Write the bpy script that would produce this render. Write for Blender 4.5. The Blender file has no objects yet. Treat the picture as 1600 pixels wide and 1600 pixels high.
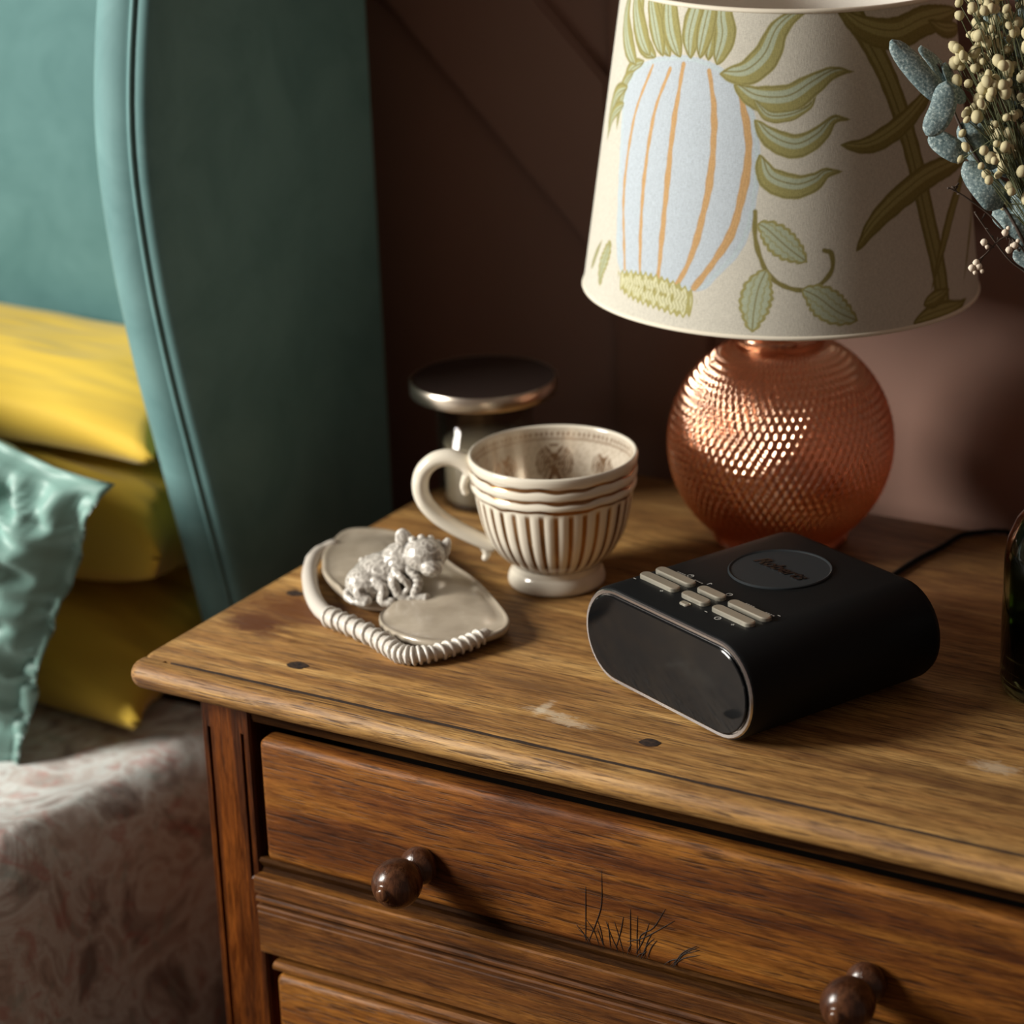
import bpy, bmesh, math, random
import numpy as np
from mathutils import Vector, Matrix, noise
from math import pi, sin, cos, sqrt, atan2, radians

random.seed(7)
scene = bpy.context.scene
COL = scene.collection

# ------------------------------------------------------------------ camera
cam_data = bpy.data.cameras.new('camera')
cam = bpy.data.objects.new('camera', cam_data)
COL.objects.link(cam)
R_ = Vector((0.8551, 0.5172, -0.0358)).normalized()
F_ = Vector((-0.4956, 0.7952, -0.3495)).normalized()
U_ = R_.cross(F_).normalized()
R_ = F_.cross(U_).normalized()
cam.matrix_world = Matrix(((R_.x, U_.x, -F_.x, 1.0396), (R_.y, U_.y, -F_.y, -1.2151),
                           (R_.z, U_.z, -F_.z, 1.4828), (0, 0, 0, 1)))
cam_data.sensor_width = 36.0
cam_data.lens = 96.39
cam_data.clip_start = 0.05
cam_data.dof.use_dof = True
cam_data.dof.focus_distance = 1.62
cam_data.dof.aperture_fstop = 5.0
scene.camera = cam

# ------------------------------------------------------------------ world and light
world = bpy.data.worlds.new('room_world')
scene.world = world
world.use_nodes = True
wbg = world.node_tree.nodes['Background']
wbg.inputs['Color'].default_value = (1.0, 0.74, 0.60, 1)
wbg.inputs['Strength'].default_value = 0.15

def area_light(name, loc, target, sx, sy, energy, color):
    d = bpy.data.lights.new(name, 'AREA')
    d.shape = 'RECTANGLE'; d.size = sx; d.size_y = sy
    d.energy = energy; d.color = color
    o = bpy.data.objects.new(name, d)
    COL.objects.link(o)
    o.location = loc
    o.rotation_euler = (Vector(target) - Vector(loc)).to_track_quat('-Z', 'Y').to_euler()
    return o
area_light('window_light', (-1.52, -1.34, 1.80), (0.15, 0.12, 0.85), 0.62, 0.95, 112, (1.0, 0.96, 0.885))

scene.view_settings.view_transform = 'Standard'
scene.view_settings.look = 'None'
scene.view_settings.gamma = 1.0
scene.view_settings.use_curve_mapping = False
scene.view_settings.exposure = 0.0
scene.cycles.max_bounces = 10
scene.cycles.transmission_bounces = 10
scene.cycles.glossy_bounces = 6

# ------------------------------------------------------------------ helpers: objects
def tag(o, label=None, cat=None, group=None, kind=None):
    if label: o['label'] = label
    if cat: o['category'] = cat
    if group: o['group'] = group
    if kind: o['kind'] = kind
    return o

def empty(name, loc=(0, 0, 0), rz=0.0):
    o = bpy.data.objects.new(name, None)
    o.empty_display_size = 0.05
    COL.objects.link(o)
    o.location = loc
    o.rotation_euler = (0, 0, rz)
    return o

def link_mesh(name, me, mat=None, parent=None, loc=None, smooth=True):
    if mat is not None and len(me.materials) == 0: me.materials.append(mat)
    if smooth:
        me.polygons.foreach_set('use_smooth', [True] * len(me.polygons))
    o = bpy.data.objects.new(name, me)
    COL.objects.link(o)
    if parent is not None: o.parent = parent
    if loc is not None: o.location = loc
    return o

def mk(name, verts, faces, mat=None, parent=None, loc=None, smooth=True):
    me = bpy.data.meshes.new(name)
    me.from_pydata([tuple(v) for v in verts], [], faces)
    me.update()
    return link_mesh(name, me, mat, parent, loc, smooth)

def finish(name, bm, mat=None, parent=None, loc=None, smooth=True, angle=None):
    bmesh.ops.recalc_face_normals(bm, faces=bm.faces)
    me = bpy.data.meshes.new(name)
    bm.to_mesh(me); bm.free()
    o = link_mesh(name, me, mat, parent, loc, smooth)
    if angle is not None:
        me.set_sharp_from_angle(angle=radians(angle))
    return o

def box(bm, x0, x1, y0, y1, z0, z1, bev=0.0, seg=2):
    r = bmesh.ops.create_cube(bm, size=1.0)
    for v in r['verts']:
        v.co = Vector((x0 + (v.co.x + .5) * (x1 - x0), y0 + (v.co.y + .5) * (y1 - y0), z0 + (v.co.z + .5) * (z1 - z0)))
    if bev > 0:
        es = set()
        for v in r['verts']:
            for e in v.link_edges: es.add(e)
        bmesh.ops.bevel(bm, geom=list(es), offset=bev, segments=seg, affect='EDGES', profile=0.5)

def boxobj(name, x0, x1, y0, y1, z0, z1, mat, parent=None, bev=0.002, seg=2):
    bm = bmesh.new()
    box(bm, x0, x1, y0, y1, z0, z1, bev, seg)
    return finish(name, bm, mat, parent, angle=50)

def extrude_x(name, prof, x0, x1, mat, parent=None, n=1, angle=35):
    """prof: closed polygon of (y, z), swept along x."""
    verts = []; faces = []; m = len(prof)
    for i in range(n + 1):
        x = x0 + (x1 - x0) * i / n
        verts += [(x, p[0], p[1]) for p in prof]
    for i in range(n):
        for j in range(m):
            a = i * m + j; b = i * m + (j + 1) % m
            faces.append((a, b, b + m, a + m))
    faces.append(tuple(range(m))[::-1]); faces.append(tuple(range(n * m, n * m + m)))
    bm = bmesh.new()
    vs = [bm.verts.new(v) for v in verts]
    for f in faces: bm.faces.new([vs[i] for i in f])
    return finish(name, bm, mat, parent, angle=angle)

def lathe_data(prof, n=64, rfun=None, close=False):
    """prof: list of (r, z)."""
    verts = []; faces = []; m = len(prof)
    for i in range(n):
        a = 2 * pi * i / n
        for j, (r, z) in enumerate(prof):
            rr, zz = (r, z) if rfun is None else rfun(a, j, r, z)
            verts.append((rr * cos(a), rr * sin(a), zz))
    mm = m if close else m - 1
    for i in range(n):
        i2 = (i + 1) % n
        for j in range(mm):
            j2 = (j + 1) % m
            faces.append((i * m + j, i2 * m + j, i2 * m + j2, i * m + j2))
    return verts, faces

def lathe(name, prof, mat, parent=None, n=64, rfun=None, close=False, loc=None, angle=None):
    v, f = lathe_data(prof, n, rfun, close)
    bm = bmesh.new()
    vs = [bm.verts.new(q) for q in v]
    for q in f: bm.faces.new([vs[i] for i in q])
    bmesh.ops.remove_doubles(bm, verts=bm.verts, dist=1e-6)
    return finish(name, bm, mat, parent, loc, angle=angle)

def catmull(pts, per=8):
    P = [Vector(p) for p in pts]
    if len(P) < 3: 
        return [P[0].lerp(P[1], i / per) for i in range(per + 1)]
    Q = [P[0] * 2 - P[1]] + P + [P[-1] * 2 - P[-2]]
    out = []
    for i in range(1, len(Q) - 2):
        for k in range(per):
            t = k / per
            a, b, c, d = Q[i - 1], Q[i], Q[i + 1], Q[i + 2]
            out.append(0.5 * ((2 * b) + (c - a) * t + (2 * a - 5 * b + 4 * c - d) * t * t + (3 * b - a - 3 * c + d) * t ** 3))
    out.append(P[-1])
    return out

def tube_into(bm, pts, rad, seg=8, cap=True, flat=1.0):
    """rad: number or list; returns nothing; adds a tube."""
    P = [Vector(p) for p in pts]; n = len(P)
    if not hasattr(rad, '__len__'): rad = [rad] * n
    t0 = (P[1] - P[0]).normalized()
    up = Vector((0, 0, 1)) if abs(t0.z) < .9 else Vector((1, 0, 0))
    nrm = (up - t0 * up.dot(t0)).normalized()
    rings = []
    for i in range(n):
        if i == 0: t = t0
        elif i == n - 1: t = (P[-1] - P[-2]).normalized()
        else:
            t = (P[i + 1] - P[i - 1])
            t = t.normalized() if t.length > 1e-9 else t0
        nrm = (nrm - t * nrm.dot(t)).normalized()
        b = t.cross(nrm)
        ring = [bm.verts.new(P[i] + (nrm * cos(2 * pi * k / seg) + b * sin(2 * pi * k / seg) * flat) * rad[i]) for k in range(seg)]
        rings.append(ring)
    for i in range(n - 1):
        for k in range(seg):
            bm.faces.new((rings[i][k], rings[i][(k + 1) % seg], rings[i + 1][(k + 1) % seg], rings[i + 1][k]))
    if cap:
        bm.faces.new(rings[0][::-1]); bm.faces.new(rings[-1])

def tubeobj(name, pts, rad, mat, parent=None, seg=8, flat=1.0):
    bm = bmesh.new(); tube_into(bm, pts, rad, seg, True, flat)
    return finish(name, bm, mat, parent)

def ball_into(bm, c, r, u=12, v=8, rot=None):
    if not hasattr(r, '__len__'): r = (r, r, r)
    M = Matrix.Translation(Vector(c)) @ (rot.to_4x4() if rot else Matrix.Identity(4)) @ Matrix.Diagonal((r[0], r[1], r[2], 1))
    bmesh.ops.create_uvsphere(bm, u_segments=u, v_segments=v, radius=1.0, matrix=M)

def baked(name, bm, mods, mat, parent=None, loc=None):
    """Apply modifiers (list of (type, dict)) and link the result as one mesh object."""
    me = bpy.data.meshes.new(name + '_src'); bm.to_mesh(me); bm.free()
    t = bpy.data.objects.new(name + '_src', me); COL.objects.link(t)
    for ty, kw in mods:
        m = t.modifiers.new(ty.lower(), ty)
        for k, v in kw.items(): setattr(m, k, v)
    dg = bpy.context.evaluated_depsgraph_get()
    ev = t.evaluated_get(dg)
    me2 = bpy.data.meshes.new_from_object(ev)
    bpy.data.objects.remove(t, do_unlink=True); bpy.data.meshes.remove(me)
    me2.name = name
    me2.materials.clear()
    return link_mesh(name, me2, mat, parent, loc)

# ------------------------------------------------------------------ helpers: materials
class NT:
    def __init__(self, name):
        self.m = bpy.data.materials.new(name); self.m.use_nodes = True
        self.t = self.m.node_tree; self.n = self.t.nodes; self.l = self.t.links
        self.b = self.n['Principled BSDF']
        self.out = self.n['Material Output']
    def node(self, ty, **kw):
        q = self.n.new(ty)
        for k, v in kw.items(): setattr(q, k, v)
        return q
    def link(self, a, b): self.l.new(a, b)
    def set(self, **kw):
        for k, v in kw.items():
            self.b.inputs[k.replace('_', ' ')].default_value = v
        return self
    def coords(self, scale=(1, 1, 1), loc=(0, 0, 0), rot=(0, 0, 0), kind='Object'):
        tc = self.node('ShaderNodeTexCoord'); mp = self.node('ShaderNodeMapping')
        mp.inputs['Scale'].default_value = scale; mp.inputs['Location'].default_value = loc
        mp.inputs['Rotation'].default_value = rot
        self.link(tc.outputs[kind], mp.inputs['Vector'])
        return mp.outputs['Vector']
    def noise(self, vec, scale=1.0, detail=4.0, rough=0.5, dist=0.0):
        q = self.node('ShaderNodeTexNoise')
        q.inputs['Scale'].default_value = scale; q.inputs['Detail'].default_value = detail
        q.inputs['Roughness'].default_value = rough; q.inputs['Distortion'].default_value = dist
        self.link(vec, q.inputs['Vector'])
        return q.outputs['Fac']
    def ramp(self, fac, stops, interp='LINEAR'):
        q = self.node('ShaderNodeValToRGB'); q.color_ramp.interpolation = interp
        e = q.color_ramp.elements
        while len(e) < len(stops): e.new(0.5)
        for i, (p, c) in enumerate(stops):
            e[i].position = p
            e[i].color = c if len(c) == 4 else (*c, 1)
        self.link(fac, q.inputs['Fac'])
        return q.outputs['Color']
    def mix(self, fac, a, b, mode='MIX'):
        q = self.node('ShaderNodeMix', data_type='RGBA', blend_type=mode)
        if isinstance(fac, (int, float)): q.inputs[0].default_value = fac
        else: self.link(fac, q.inputs[0])
        for s, idx in ((a, 6), (b, 7)):
            if isinstance(s, tuple): q.inputs[idx].default_value = s if len(s) == 4 else (*s, 1)
            else: self.link(s, q.inputs[idx])
        return q.outputs[2]
    def math(self, op, a, b=0.0, clamp=False):
        q = self.node('ShaderNodeMath', operation=op); q.use_clamp = clamp
        for s, idx in ((a, 0), (b, 1)):
            if isinstance(s, (int, float)): q.inputs[idx].default_value = s
            else: self.link(s, q.inputs[idx])
        return q.outputs[0]
    def base(self, c): self.link(c, self.b.inputs['Base Color'])
    def bump(self, h, strength=0.3, dist=0.001):
        q = self.node('ShaderNodeBump')
        q.inputs['Strength'].default_value = strength; q.inputs['Distance'].default_value = dist
        self.link(h, q.inputs['Height']); self.link(q.outputs[0], self.b.inputs['Normal'])
    def spot(self, vec, c, r, soft=0.5, wob=0.0, nz=None):
        """1 inside an ellipsoid spot centred at c with radii r, 0 outside."""
        mp = self.node('ShaderNodeMapping')
        mp.inputs['Location'].default_value = tuple(-c[i] / r[i] for i in range(3))
        mp.inputs['Scale'].default_value = tuple(1 / q for q in r)
        self.link(vec, mp.inputs['Vector'])
        ln = self.node('ShaderNodeVectorMath', operation='LENGTH')
        self.link(mp.outputs[0], ln.inputs[0])
        d = ln.outputs['Value']
        if nz is not None:
            d = self.math('ADD', d, self.math('MULTIPLY', self.math('SUBTRACT', nz, 0.5), wob))
        q = self.node('ShaderNodeMapRange'); q.interpolation_type = 'SMOOTHSTEP'
        self.link(d, q.inputs['Value'])
        q.inputs['From Min'].default_value = 1.0 + soft; q.inputs['From Max'].default_value = max(0.0, 1.0 - soft)
        return q.outputs[0]

def plain(name, color, rough=0.5, metal=0.0, **kw):
    m = NT(name)
    m.set(Base_Color=(*color, 1), Roughness=rough, Metallic=metal, **kw)
    return m.m

def wood(name, axis, stops, pore=(0.02, 0.008, 0.003), pore_amt=0.6, rough=0.42, blotch=((0.35, (0.45, 0.40, 0.36)), (0.62, (1, 1, 1))),
         blotch_amt=0.6, fine=1.0, seed=0.0, top=False, coat=0.0):
    m = NT(name)
    def sc(al, ac):
        s = [ac, ac, ac]; s[axis] = al; return tuple(s)
    off = (seed * 1.7, seed * 0.9, seed * 2.3)
    big = m.noise(m.coords(sc(3.2, 42), off), 1, 7, 0.62, 0.9)
    fib = m.noise(m.coords(sc(48, 680 * fine), off), 1, 4, 0.7, 0.5)
    mid = m.noise(m.coords(sc(20, 230 * fine), (off[0], off[1] + 2, off[2])), 1, 5, 0.7, 0.8)
    por = m.noise(m.coords(sc(34, 760 * fine), (off[0] + 3, off[1], off[2])), 1, 2, 0.5, 0.2)
    blo = m.noise(m.coords(sc(4.5, 15), off), 1, 4, 0.6, 0.4)
    base = m.ramp(big, stops)
    f2 = m.ramp(fib, [(0.34, (0.45, 0.38, 0.30)), (0.52, (1, 1, 1)), (0.68, (1.35, 1.32, 1.22))])
    c = m.mix(0.8, base, f2, 'MULTIPLY')
    f3 = m.ramp(mid, [(0.34, (0.42, 0.34, 0.26)), (0.50, (1, 1, 1)), (0.66, (1.22, 1.2, 1.15))])
    c = m.mix(0.75, c, f3, 'MULTIPLY')
    pf = m.ramp(por, [(0.57, (0, 0, 0)), (0.66, (1, 1, 1))])
    pf = m.math('MULTIPLY', pf, pore_amt)
    c = m.mix(pf, c, pore)
    bl = m.ramp(blo, list(blotch))
    c = m.mix(blotch_amt, c, bl, 'MULTIPLY')
    if top:
        obj = m.coords()
        nz = m.noise(m.coords((30, 130, 60)), 1, 5, 0.7, 1.0)
        nz2 = m.noise(m.coords((90, 160, 60)), 1, 5, 0.75, 2.0)
        for cc, rr, col, so, amt in (((0.028, 0.09, 0.8), (0.022, 0.013, 0.05), (0.085, 0.028, 0.008), 0.8, 1.3),
                                ((0.045, 0.122, 0.8), (0.045, 0.018, 0.05), (0.11, 0.04, 0.011), 0.8, 1.1),
                                ((0.15, 0.065, 0.8), (0.06, 0.006, 0.05), (0.10, 0.04, 0.012), 0.8, 0.7),
                                ((0.24, 0.085, 0.8), (0.04, 0.006, 0.05), (0.08, 0.035, 0.012), 0.7, 0.5),
                                ((0.50, 0.075, 0.8), (0.09, 0.011, 0.05), (0.07, 0.028, 0.009), 0.7, 0.6),
                                ((0.44, 0.33, 0.8), (0.10, 0.05, 0.05), (0.16, 0.055, 0.02), 0.8, 0.5),
                                ((0.14, 0.415, 0.8), (0.40, 0.085, 0.05), (0.085, 0.040, 0.014), 0.75, 0.62)):  # back band: deep shade painted into the wood colour, with some patina
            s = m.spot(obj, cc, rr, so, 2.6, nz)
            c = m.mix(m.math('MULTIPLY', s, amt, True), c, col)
        for cc, rr in (((0.268, 0.056, 0.8), (0.014, 0.003, 0.05)), ((0.285, 0.049, 0.8), (0.013, 0.004, 0.05)),
                       ((0.262, 0.060, 0.8), (0.003, 0.009, 0.05)), ((0.53, 0.105, 0.8), (0.012, 0.006, 0.05))):
            s = m.spot(obj, cc, rr, 0.6, 3.2, nz2)
            c = m.mix(m.math('MULTIPLY', s, 0.42), c, (0.62, 0.55, 0.42))
    m.base(c)
    h = m.math('SUBTRACT', m.math('MULTIPLY', fib, 0.6), m.math('MULTIPLY', pf, 0.8))
    m.bump(h, 0.5, 0.0006); m.set(Specular_IOR_Level=0.35 if top else 0.18)
    rr = m.ramp(big, [(0.3, (rough + .1,) * 3), (0.7, (rough - .05,) * 3)])
    m.link(rr, m.b.inputs['Roughness'])
    m.set(Coat_Weight=coat, Coat_Roughness=0.25)
    return m.m

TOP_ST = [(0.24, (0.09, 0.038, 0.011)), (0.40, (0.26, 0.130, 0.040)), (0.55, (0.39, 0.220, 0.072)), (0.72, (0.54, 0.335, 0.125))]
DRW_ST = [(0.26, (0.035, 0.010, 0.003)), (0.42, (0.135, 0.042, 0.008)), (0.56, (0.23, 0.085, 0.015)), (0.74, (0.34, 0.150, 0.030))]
RAIL_ST = [(0.26, (0.03, 0.010, 0.003)), (0.45, (0.125, 0.045, 0.010)), (0.6, (0.21, 0.085, 0.018)), (0.75, (0.30, 0.135, 0.032))]
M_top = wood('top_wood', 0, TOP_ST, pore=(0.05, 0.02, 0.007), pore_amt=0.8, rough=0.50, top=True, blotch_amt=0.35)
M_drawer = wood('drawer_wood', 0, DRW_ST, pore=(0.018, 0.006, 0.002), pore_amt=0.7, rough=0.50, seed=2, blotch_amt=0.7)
M_rail = wood('rail_wood', 0, RAIL_ST, pore_amt=0.5, rough=0.55, seed=4)
M_stile = wood('stile_wood', 2, [(0.26, (0.012, 0.005, 0.002)), (0.47, (0.05, 0.014, 0.004)), (0.6, (0.15, 0.042, 0.007)), (0.75, (0.22, 0.070, 0.012))],
               pore_amt=0.4, rough=0.36, seed=6, fine=0.7)
M_knob = wood('knob_wood', 1, [(0.26, (0.028, 0.011, 0.006)), (0.5, (0.075, 0.028, 0.013)), (0.72, (0.14, 0.06, 0.026))], pore_amt=0.3, rough=0.24, seed=8,
              fine=0.5, coat=0.5)
M_under = wood('shaded_moulding_wood', 0, [(0.26, (0.010, 0.004, 0.002)), (0.5, (0.045, 0.018, 0.005)), (0.75, (0.10, 0.042, 0.010))], pore_amt=0.4, rough=0.6, seed=5)  # rail wood darkened, shade under overhang and drawer put into its colour
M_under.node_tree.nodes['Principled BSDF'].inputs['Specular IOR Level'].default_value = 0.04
M_dark = plain('dark_recess_wood', (0.012, 0.007, 0.004), 0.7)

# ------------------------------------------------------------------ the setting
def wall_mat():
    m = NT('wall_paint')
    n1 = m.noise(m.coords((3, 3, 3)), 1, 5, 0.6)
    c = m.ramp(n1, [(0.3, (0.205, 0.112, 0.082)), (0.7, (0.245, 0.136, 0.102))])
    m.base(c); m.set(Roughness=0.55)
    m.bump(m.noise(m.coords((60, 60, 60)), 1, 4), 0.12, 0.0008)
    return m.m
M_wall = wall_mat()
def floor_mat():
    m = NT('floor_boards')
    c = m.ramp(m.noise(m.coords((2, 40, 40)), 1, 6, 0.6, 0.5), [(0.3, (0.10, 0.055, 0.03)), (0.7, (0.22, 0.13, 0.07))])
    m.base(c); m.set(Roughness=0.45)
    return m.m
M_floor = floor_mat()
WY = 0.54
w = boxobj('wall_back', -2.0, 2.2, WY, WY + 0.1, 0, 2.5, M_wall, None, 0)
tag(w, kind='structure')
w['label'] = 'terracotta brown painted wall behind the chest and headboard'
def batten(x0, x1, z0, z1):
    o = boxobj('batten', x0, x1, WY - 0.012, WY + 0.002, z0, z1, M_wall, w, 0.003, 2)
for bx in (-1.55, -0.75, 0.05, 0.85, 1.65):
    batten(bx, bx + 0.08, 0.14, 2.4)
for bx in (0.05, -0.75):     # diagonal battens running down to the right
    bm = bmesh.new()
    z0 = 0.923; L = 0.72
    P = [(bx, z0), (bx, z0 + 0.148), (bx - L, z0 + 0.148 + L), (bx - L, z0 + L)]
    vs = [bm.verts.new((p[0], WY - 0.012, p[1])) for p in P] + [bm.verts.new((p[0], WY + 0.002, p[1])) for p in P]
    bm.faces.new(vs[:4]); bm.faces.new(vs[4:][::-1])
    for i in range(4): bm.faces.new((vs[i], vs[(i + 1) % 4], vs[4 + (i + 1) % 4], vs[4 + i]))
    bmesh.ops.bevel(bm, geom=[e for e in bm.edges if all(v.co.y < WY for v in e.verts)], offset=0.003, segments=2, affect='EDGES')
    finish('batten', bm, M_wall, w, angle=40)
fl = boxobj('floor', -2.0, 2.2, -2.6, WY + 0.1, -0.05, 0, M_floor, None, 0)
tag(fl, kind='structure'); fl['label'] = 'brown boarded floor under the chest'
bb = extrude_x('baseboard_back', [(WY + .001, 0), (WY - 0.02, 0), (WY - 0.02, 0.12), (WY - 0.012, 0.135), (WY + .001, 0.14)], -2.0, 2.2, M_wall)
tag(bb, kind='structure'); bb['label'] = 'painted baseboard along the back wall'

# ------------------------------------------------------------------ chest of drawers (world coordinates, base at the floor)
CH = empty('chest_of_drawers', (0, 0, 0))
tag(CH, 'old wooden chest of drawers with worn golden top and turned round knobs', 'chest of drawers')
CX0, CX1 = 0.032, 0.682          # carcass
TX0, TX1 = -0.010, 0.724         # top
HT = 0.8
def rounded_plan(x0, x1, y0, y1, r, n=6, corners=(1, 1, 1, 1)):
    P = []
    for (cx, cy, a0, f) in ((x0 + r, y0 + r, pi, corners[0]), (x1 - r, y0 + r, 1.5 * pi, corners[1]), (x1 - r, y1 - r, 0, corners[2]), (x0 + r, y1 - r, .5 * pi, corners[3])):
        if not f:
            P.append((cx + (r if cos(a0 + .1) > 0 and sin(a0 + .1) >= 0 or (a0 == 1.5 * pi) else -r), cy)); continue
        for k in range(n + 1):
            a = a0 + k / n * pi / 2
            P.append((cx + r * cos(a), cy + r * sin(a)))
    return P
def slab_obj(name, x0, x1, y0, y1, z0, z1, rnd, sides, mat, parent, plan_r=0.012):
    """Board with nosed edges: sides = set of 'L','R','F' that are rounded."""
    # nosing profile, inward offset d for height z
    prof = []
    for k in range(9):
        a = -0.5 * pi + pi * k / 8 * 0.98
        prof.append((1 - cos(a), (sin(a) + 1) / 2))
    verts = []; faces = []; rings = []
    base = rounded_plan(x0, x1, y0, y1, plan_r)
    cx = (x0 + x1) / 2; cy = (y0 + y1) / 2
    def inset(p, d):
        x, y = p
        nx = ny = 0
        lx = max(0, (x0 + plan_r) - x) if 'L' in sides else 0
        rx = max(0, x - (x1 - plan_r)) if 'R' in sides else 0
        fy = max(0, (y0 + plan_r) - y) if 'F' in sides else 0
        v = Vector((lx - rx, fy)); 
        if v.length < 1e-9: return p
        v.normalize()
        return (x + v.x * d, y + v.y * d)
    m = len(base)
    for (d, h) in prof:
        verts += [(*inset(p, d * rnd), z0 + (z1 - z0) * h) for p in base]
    for i in range(len(prof) - 1):
        for j in range(m):
            a = i * m + j; b = i * m + (j + 1) % m
            faces.append((a, b, b + m, a + m))
    faces.append(tuple(range(m))[::-1])
    faces.append(tuple(range((len(prof) - 1) * m, len(prof) * m)))
    bm = bmesh.new(); vs = [bm.verts.new(v) for v in verts]
    for f in faces: bm.faces.new([vs[i] for i in f])
    return finish(name, bm, mat, parent, angle=40)
# nosed front strip and the main board behind the groove
SJ = 0.0140                       # joint between strip and board
strip_prof = []
for k in range(11):
    a = -0.5 * pi - pi * k / 10
    strip_prof.append((0.0075 + 0.0085 * cos(a) + 0.0, HT - 0.0090 + 0.0088 * sin(a)))
strip_prof += [(0.0122, HT - 0.0003), (SJ - 0.0010, HT - 0.0012), (SJ - 0.0007, HT - 0.0178)]
extrude_x('front_strip', strip_prof, 0.012, TX1 - 0.016, M_top, CH, n=4)
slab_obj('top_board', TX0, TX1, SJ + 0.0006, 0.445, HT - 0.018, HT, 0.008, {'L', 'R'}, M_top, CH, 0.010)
# dark ribbon filling the joint between strip and board, uneven in width
bm = bmesh.new(); prev = None
for k in range(321):
    x = 0.017 + (TX1 - 0.004 - 0.017) * k / 320
    w_ = 0.8 * (0.00115 + 0.00085 * noise.noise((x * 60, 0, 0)) + 0.0004 * noise.noise((x * 300, 0, 0))) * min(1.0, k / 12 + .15) * (1.0 if x < .5 else 0.75)
    yc = 0.0136 + 0.0004 * noise.noise((x * 25, 4, 0))
    cur = [bm.verts.new((x, yc - w_, HT + .00012)), bm.verts.new((x, yc + w_, HT + .00012)), bm.verts.new((x, yc + w_ * .5, HT - .004)), bm.verts.new((x, yc - w_ * .5, HT - .004))]
    if prev:
        for j in range(4): bm.faces.new((prev[j], prev[(j + 1) % 4], cur[(j + 1) % 4], cur[j]))
    prev = cur
finish('joint', bm, plain('joint_dark', (0.028, 0.014, 0.007), 0.8), CH, smooth=False)
# nosed corner pieces, continuous with the strip
def corner_piece(sx):
    x0, x1 = (TX0, 0.012) if sx < 0 else (TX1 - 0.016, TX1)
    bm = bmesh.new(); rings = []
    n = 10
    for k in range(11):
        a = -0.5 * pi + pi * k / 10
        ins = 0.0085 * (1 - cos(a)); z = HT - 0.0090 + 0.0088 * sin(a)
        ring = []
        r = 0.012
        if sx < 0:
            ring.append((x1, -0.001 + ins)); 
            for q in range(n + 1):
                b = 1.5 * pi - q / n * pi / 2
                ring.append((x0 + r + (r - ins) * cos(b), -0.001 + r + (r - ins) * sin(b)))
            ring.append((x0 + ins, SJ + 0.0004)); ring.append((x1, SJ + 0.0004))
        else:
            ring.append((x0, -0.001 + ins))
            for q in range(n + 1):
                b = 1.5 * pi + q / n * pi / 2
                ring.append((x1 - r + (r - ins) * cos(b), -0.001 + r + (r - ins) * sin(b)))
            ring.append((x1 - ins, SJ + 0.0004)); ring.append((x0, SJ + 0.0004))
        rings.append([bm.verts.new((p[0], p[1], z)) for p in ring])
    m = len(rings[0])
    for i in range(10):
        for j in range(m):
            bm.faces.new((rings[i][j], rings[i][(j + 1) % m], rings[i + 1][(j + 1) % m], rings[i + 1][j]))
    bm.faces.new(rings[0][::-1]); bm.faces.new(rings[-1])
    return finish('corner_block', bm, M_top, CH, angle=40)
corner_piece(-1); corner_piece(1)

# plugs let into the top
M_plug = NT('dark_plug'); _n = M_plug.noise(M_plug.coords((300, 500, 300)), 1, 3)
M_plug.base(M_plug.ramp(_n, [(0.4, (0.008, 0.004, 0.003)), (0.65, (0.05, 0.026, 0.014))])); M_plug.set(Roughness=0.7); M_plug = M_plug.m
for (px, py, pr) in ((0.0919, 0.0458, 0.0062), (0.3414, 0.046, 0.0058), (0.0205, 0.1430, 0.0055), (0.600, 0.046, 0.0060)):
    bm = bmesh.new(); ring = []; n = 18
    for k in range(n):
        a = 2 * pi * k / n; rr = pr * (1 + 0.18 * noise.noise((cos(a) * 1.5 + px * 50, sin(a) * 1.5, 0))) 
        ring.append(bm.verts.new((px + rr * 1.15 * cos(a), py + rr * 0.85 * sin(a), HT + 0.0002)))
    c = bm.verts.new((px, py, HT + 0.0001))
    inner = [bm.verts.new((px + (v.co.x - px) * .8, py + (v.co.y - py) * .8, HT + 0.0004)) for v in ring]
    for k in range(n):
        bm.faces.new((ring[k], ring[(k + 1) % n], inner[(k + 1) % n], inner[k])); bm.faces.new((inner[k], inner[(k + 1) % n], c))
    finish('wood_plug', bm, M_plug, CH)

# carcass
def panel_box(name, *a, mat=M_stile, bev=0.0015): return boxobj(name, *a, mat, CH, bev)
FY = 0.020                         # face plane of the carcass front
panel_box('side_panel', CX0, CX0 + 0.016, FY + 0.003, 0.430, 0.06, 0.782)
panel_box('side_panel', CX1 - 0.016, CX1, FY + 0.003, 0.430, 0.06, 0.782)
panel_box('back_panel', CX0, CX1, 0.430, 0.438, 0.06, 0.782)
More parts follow.
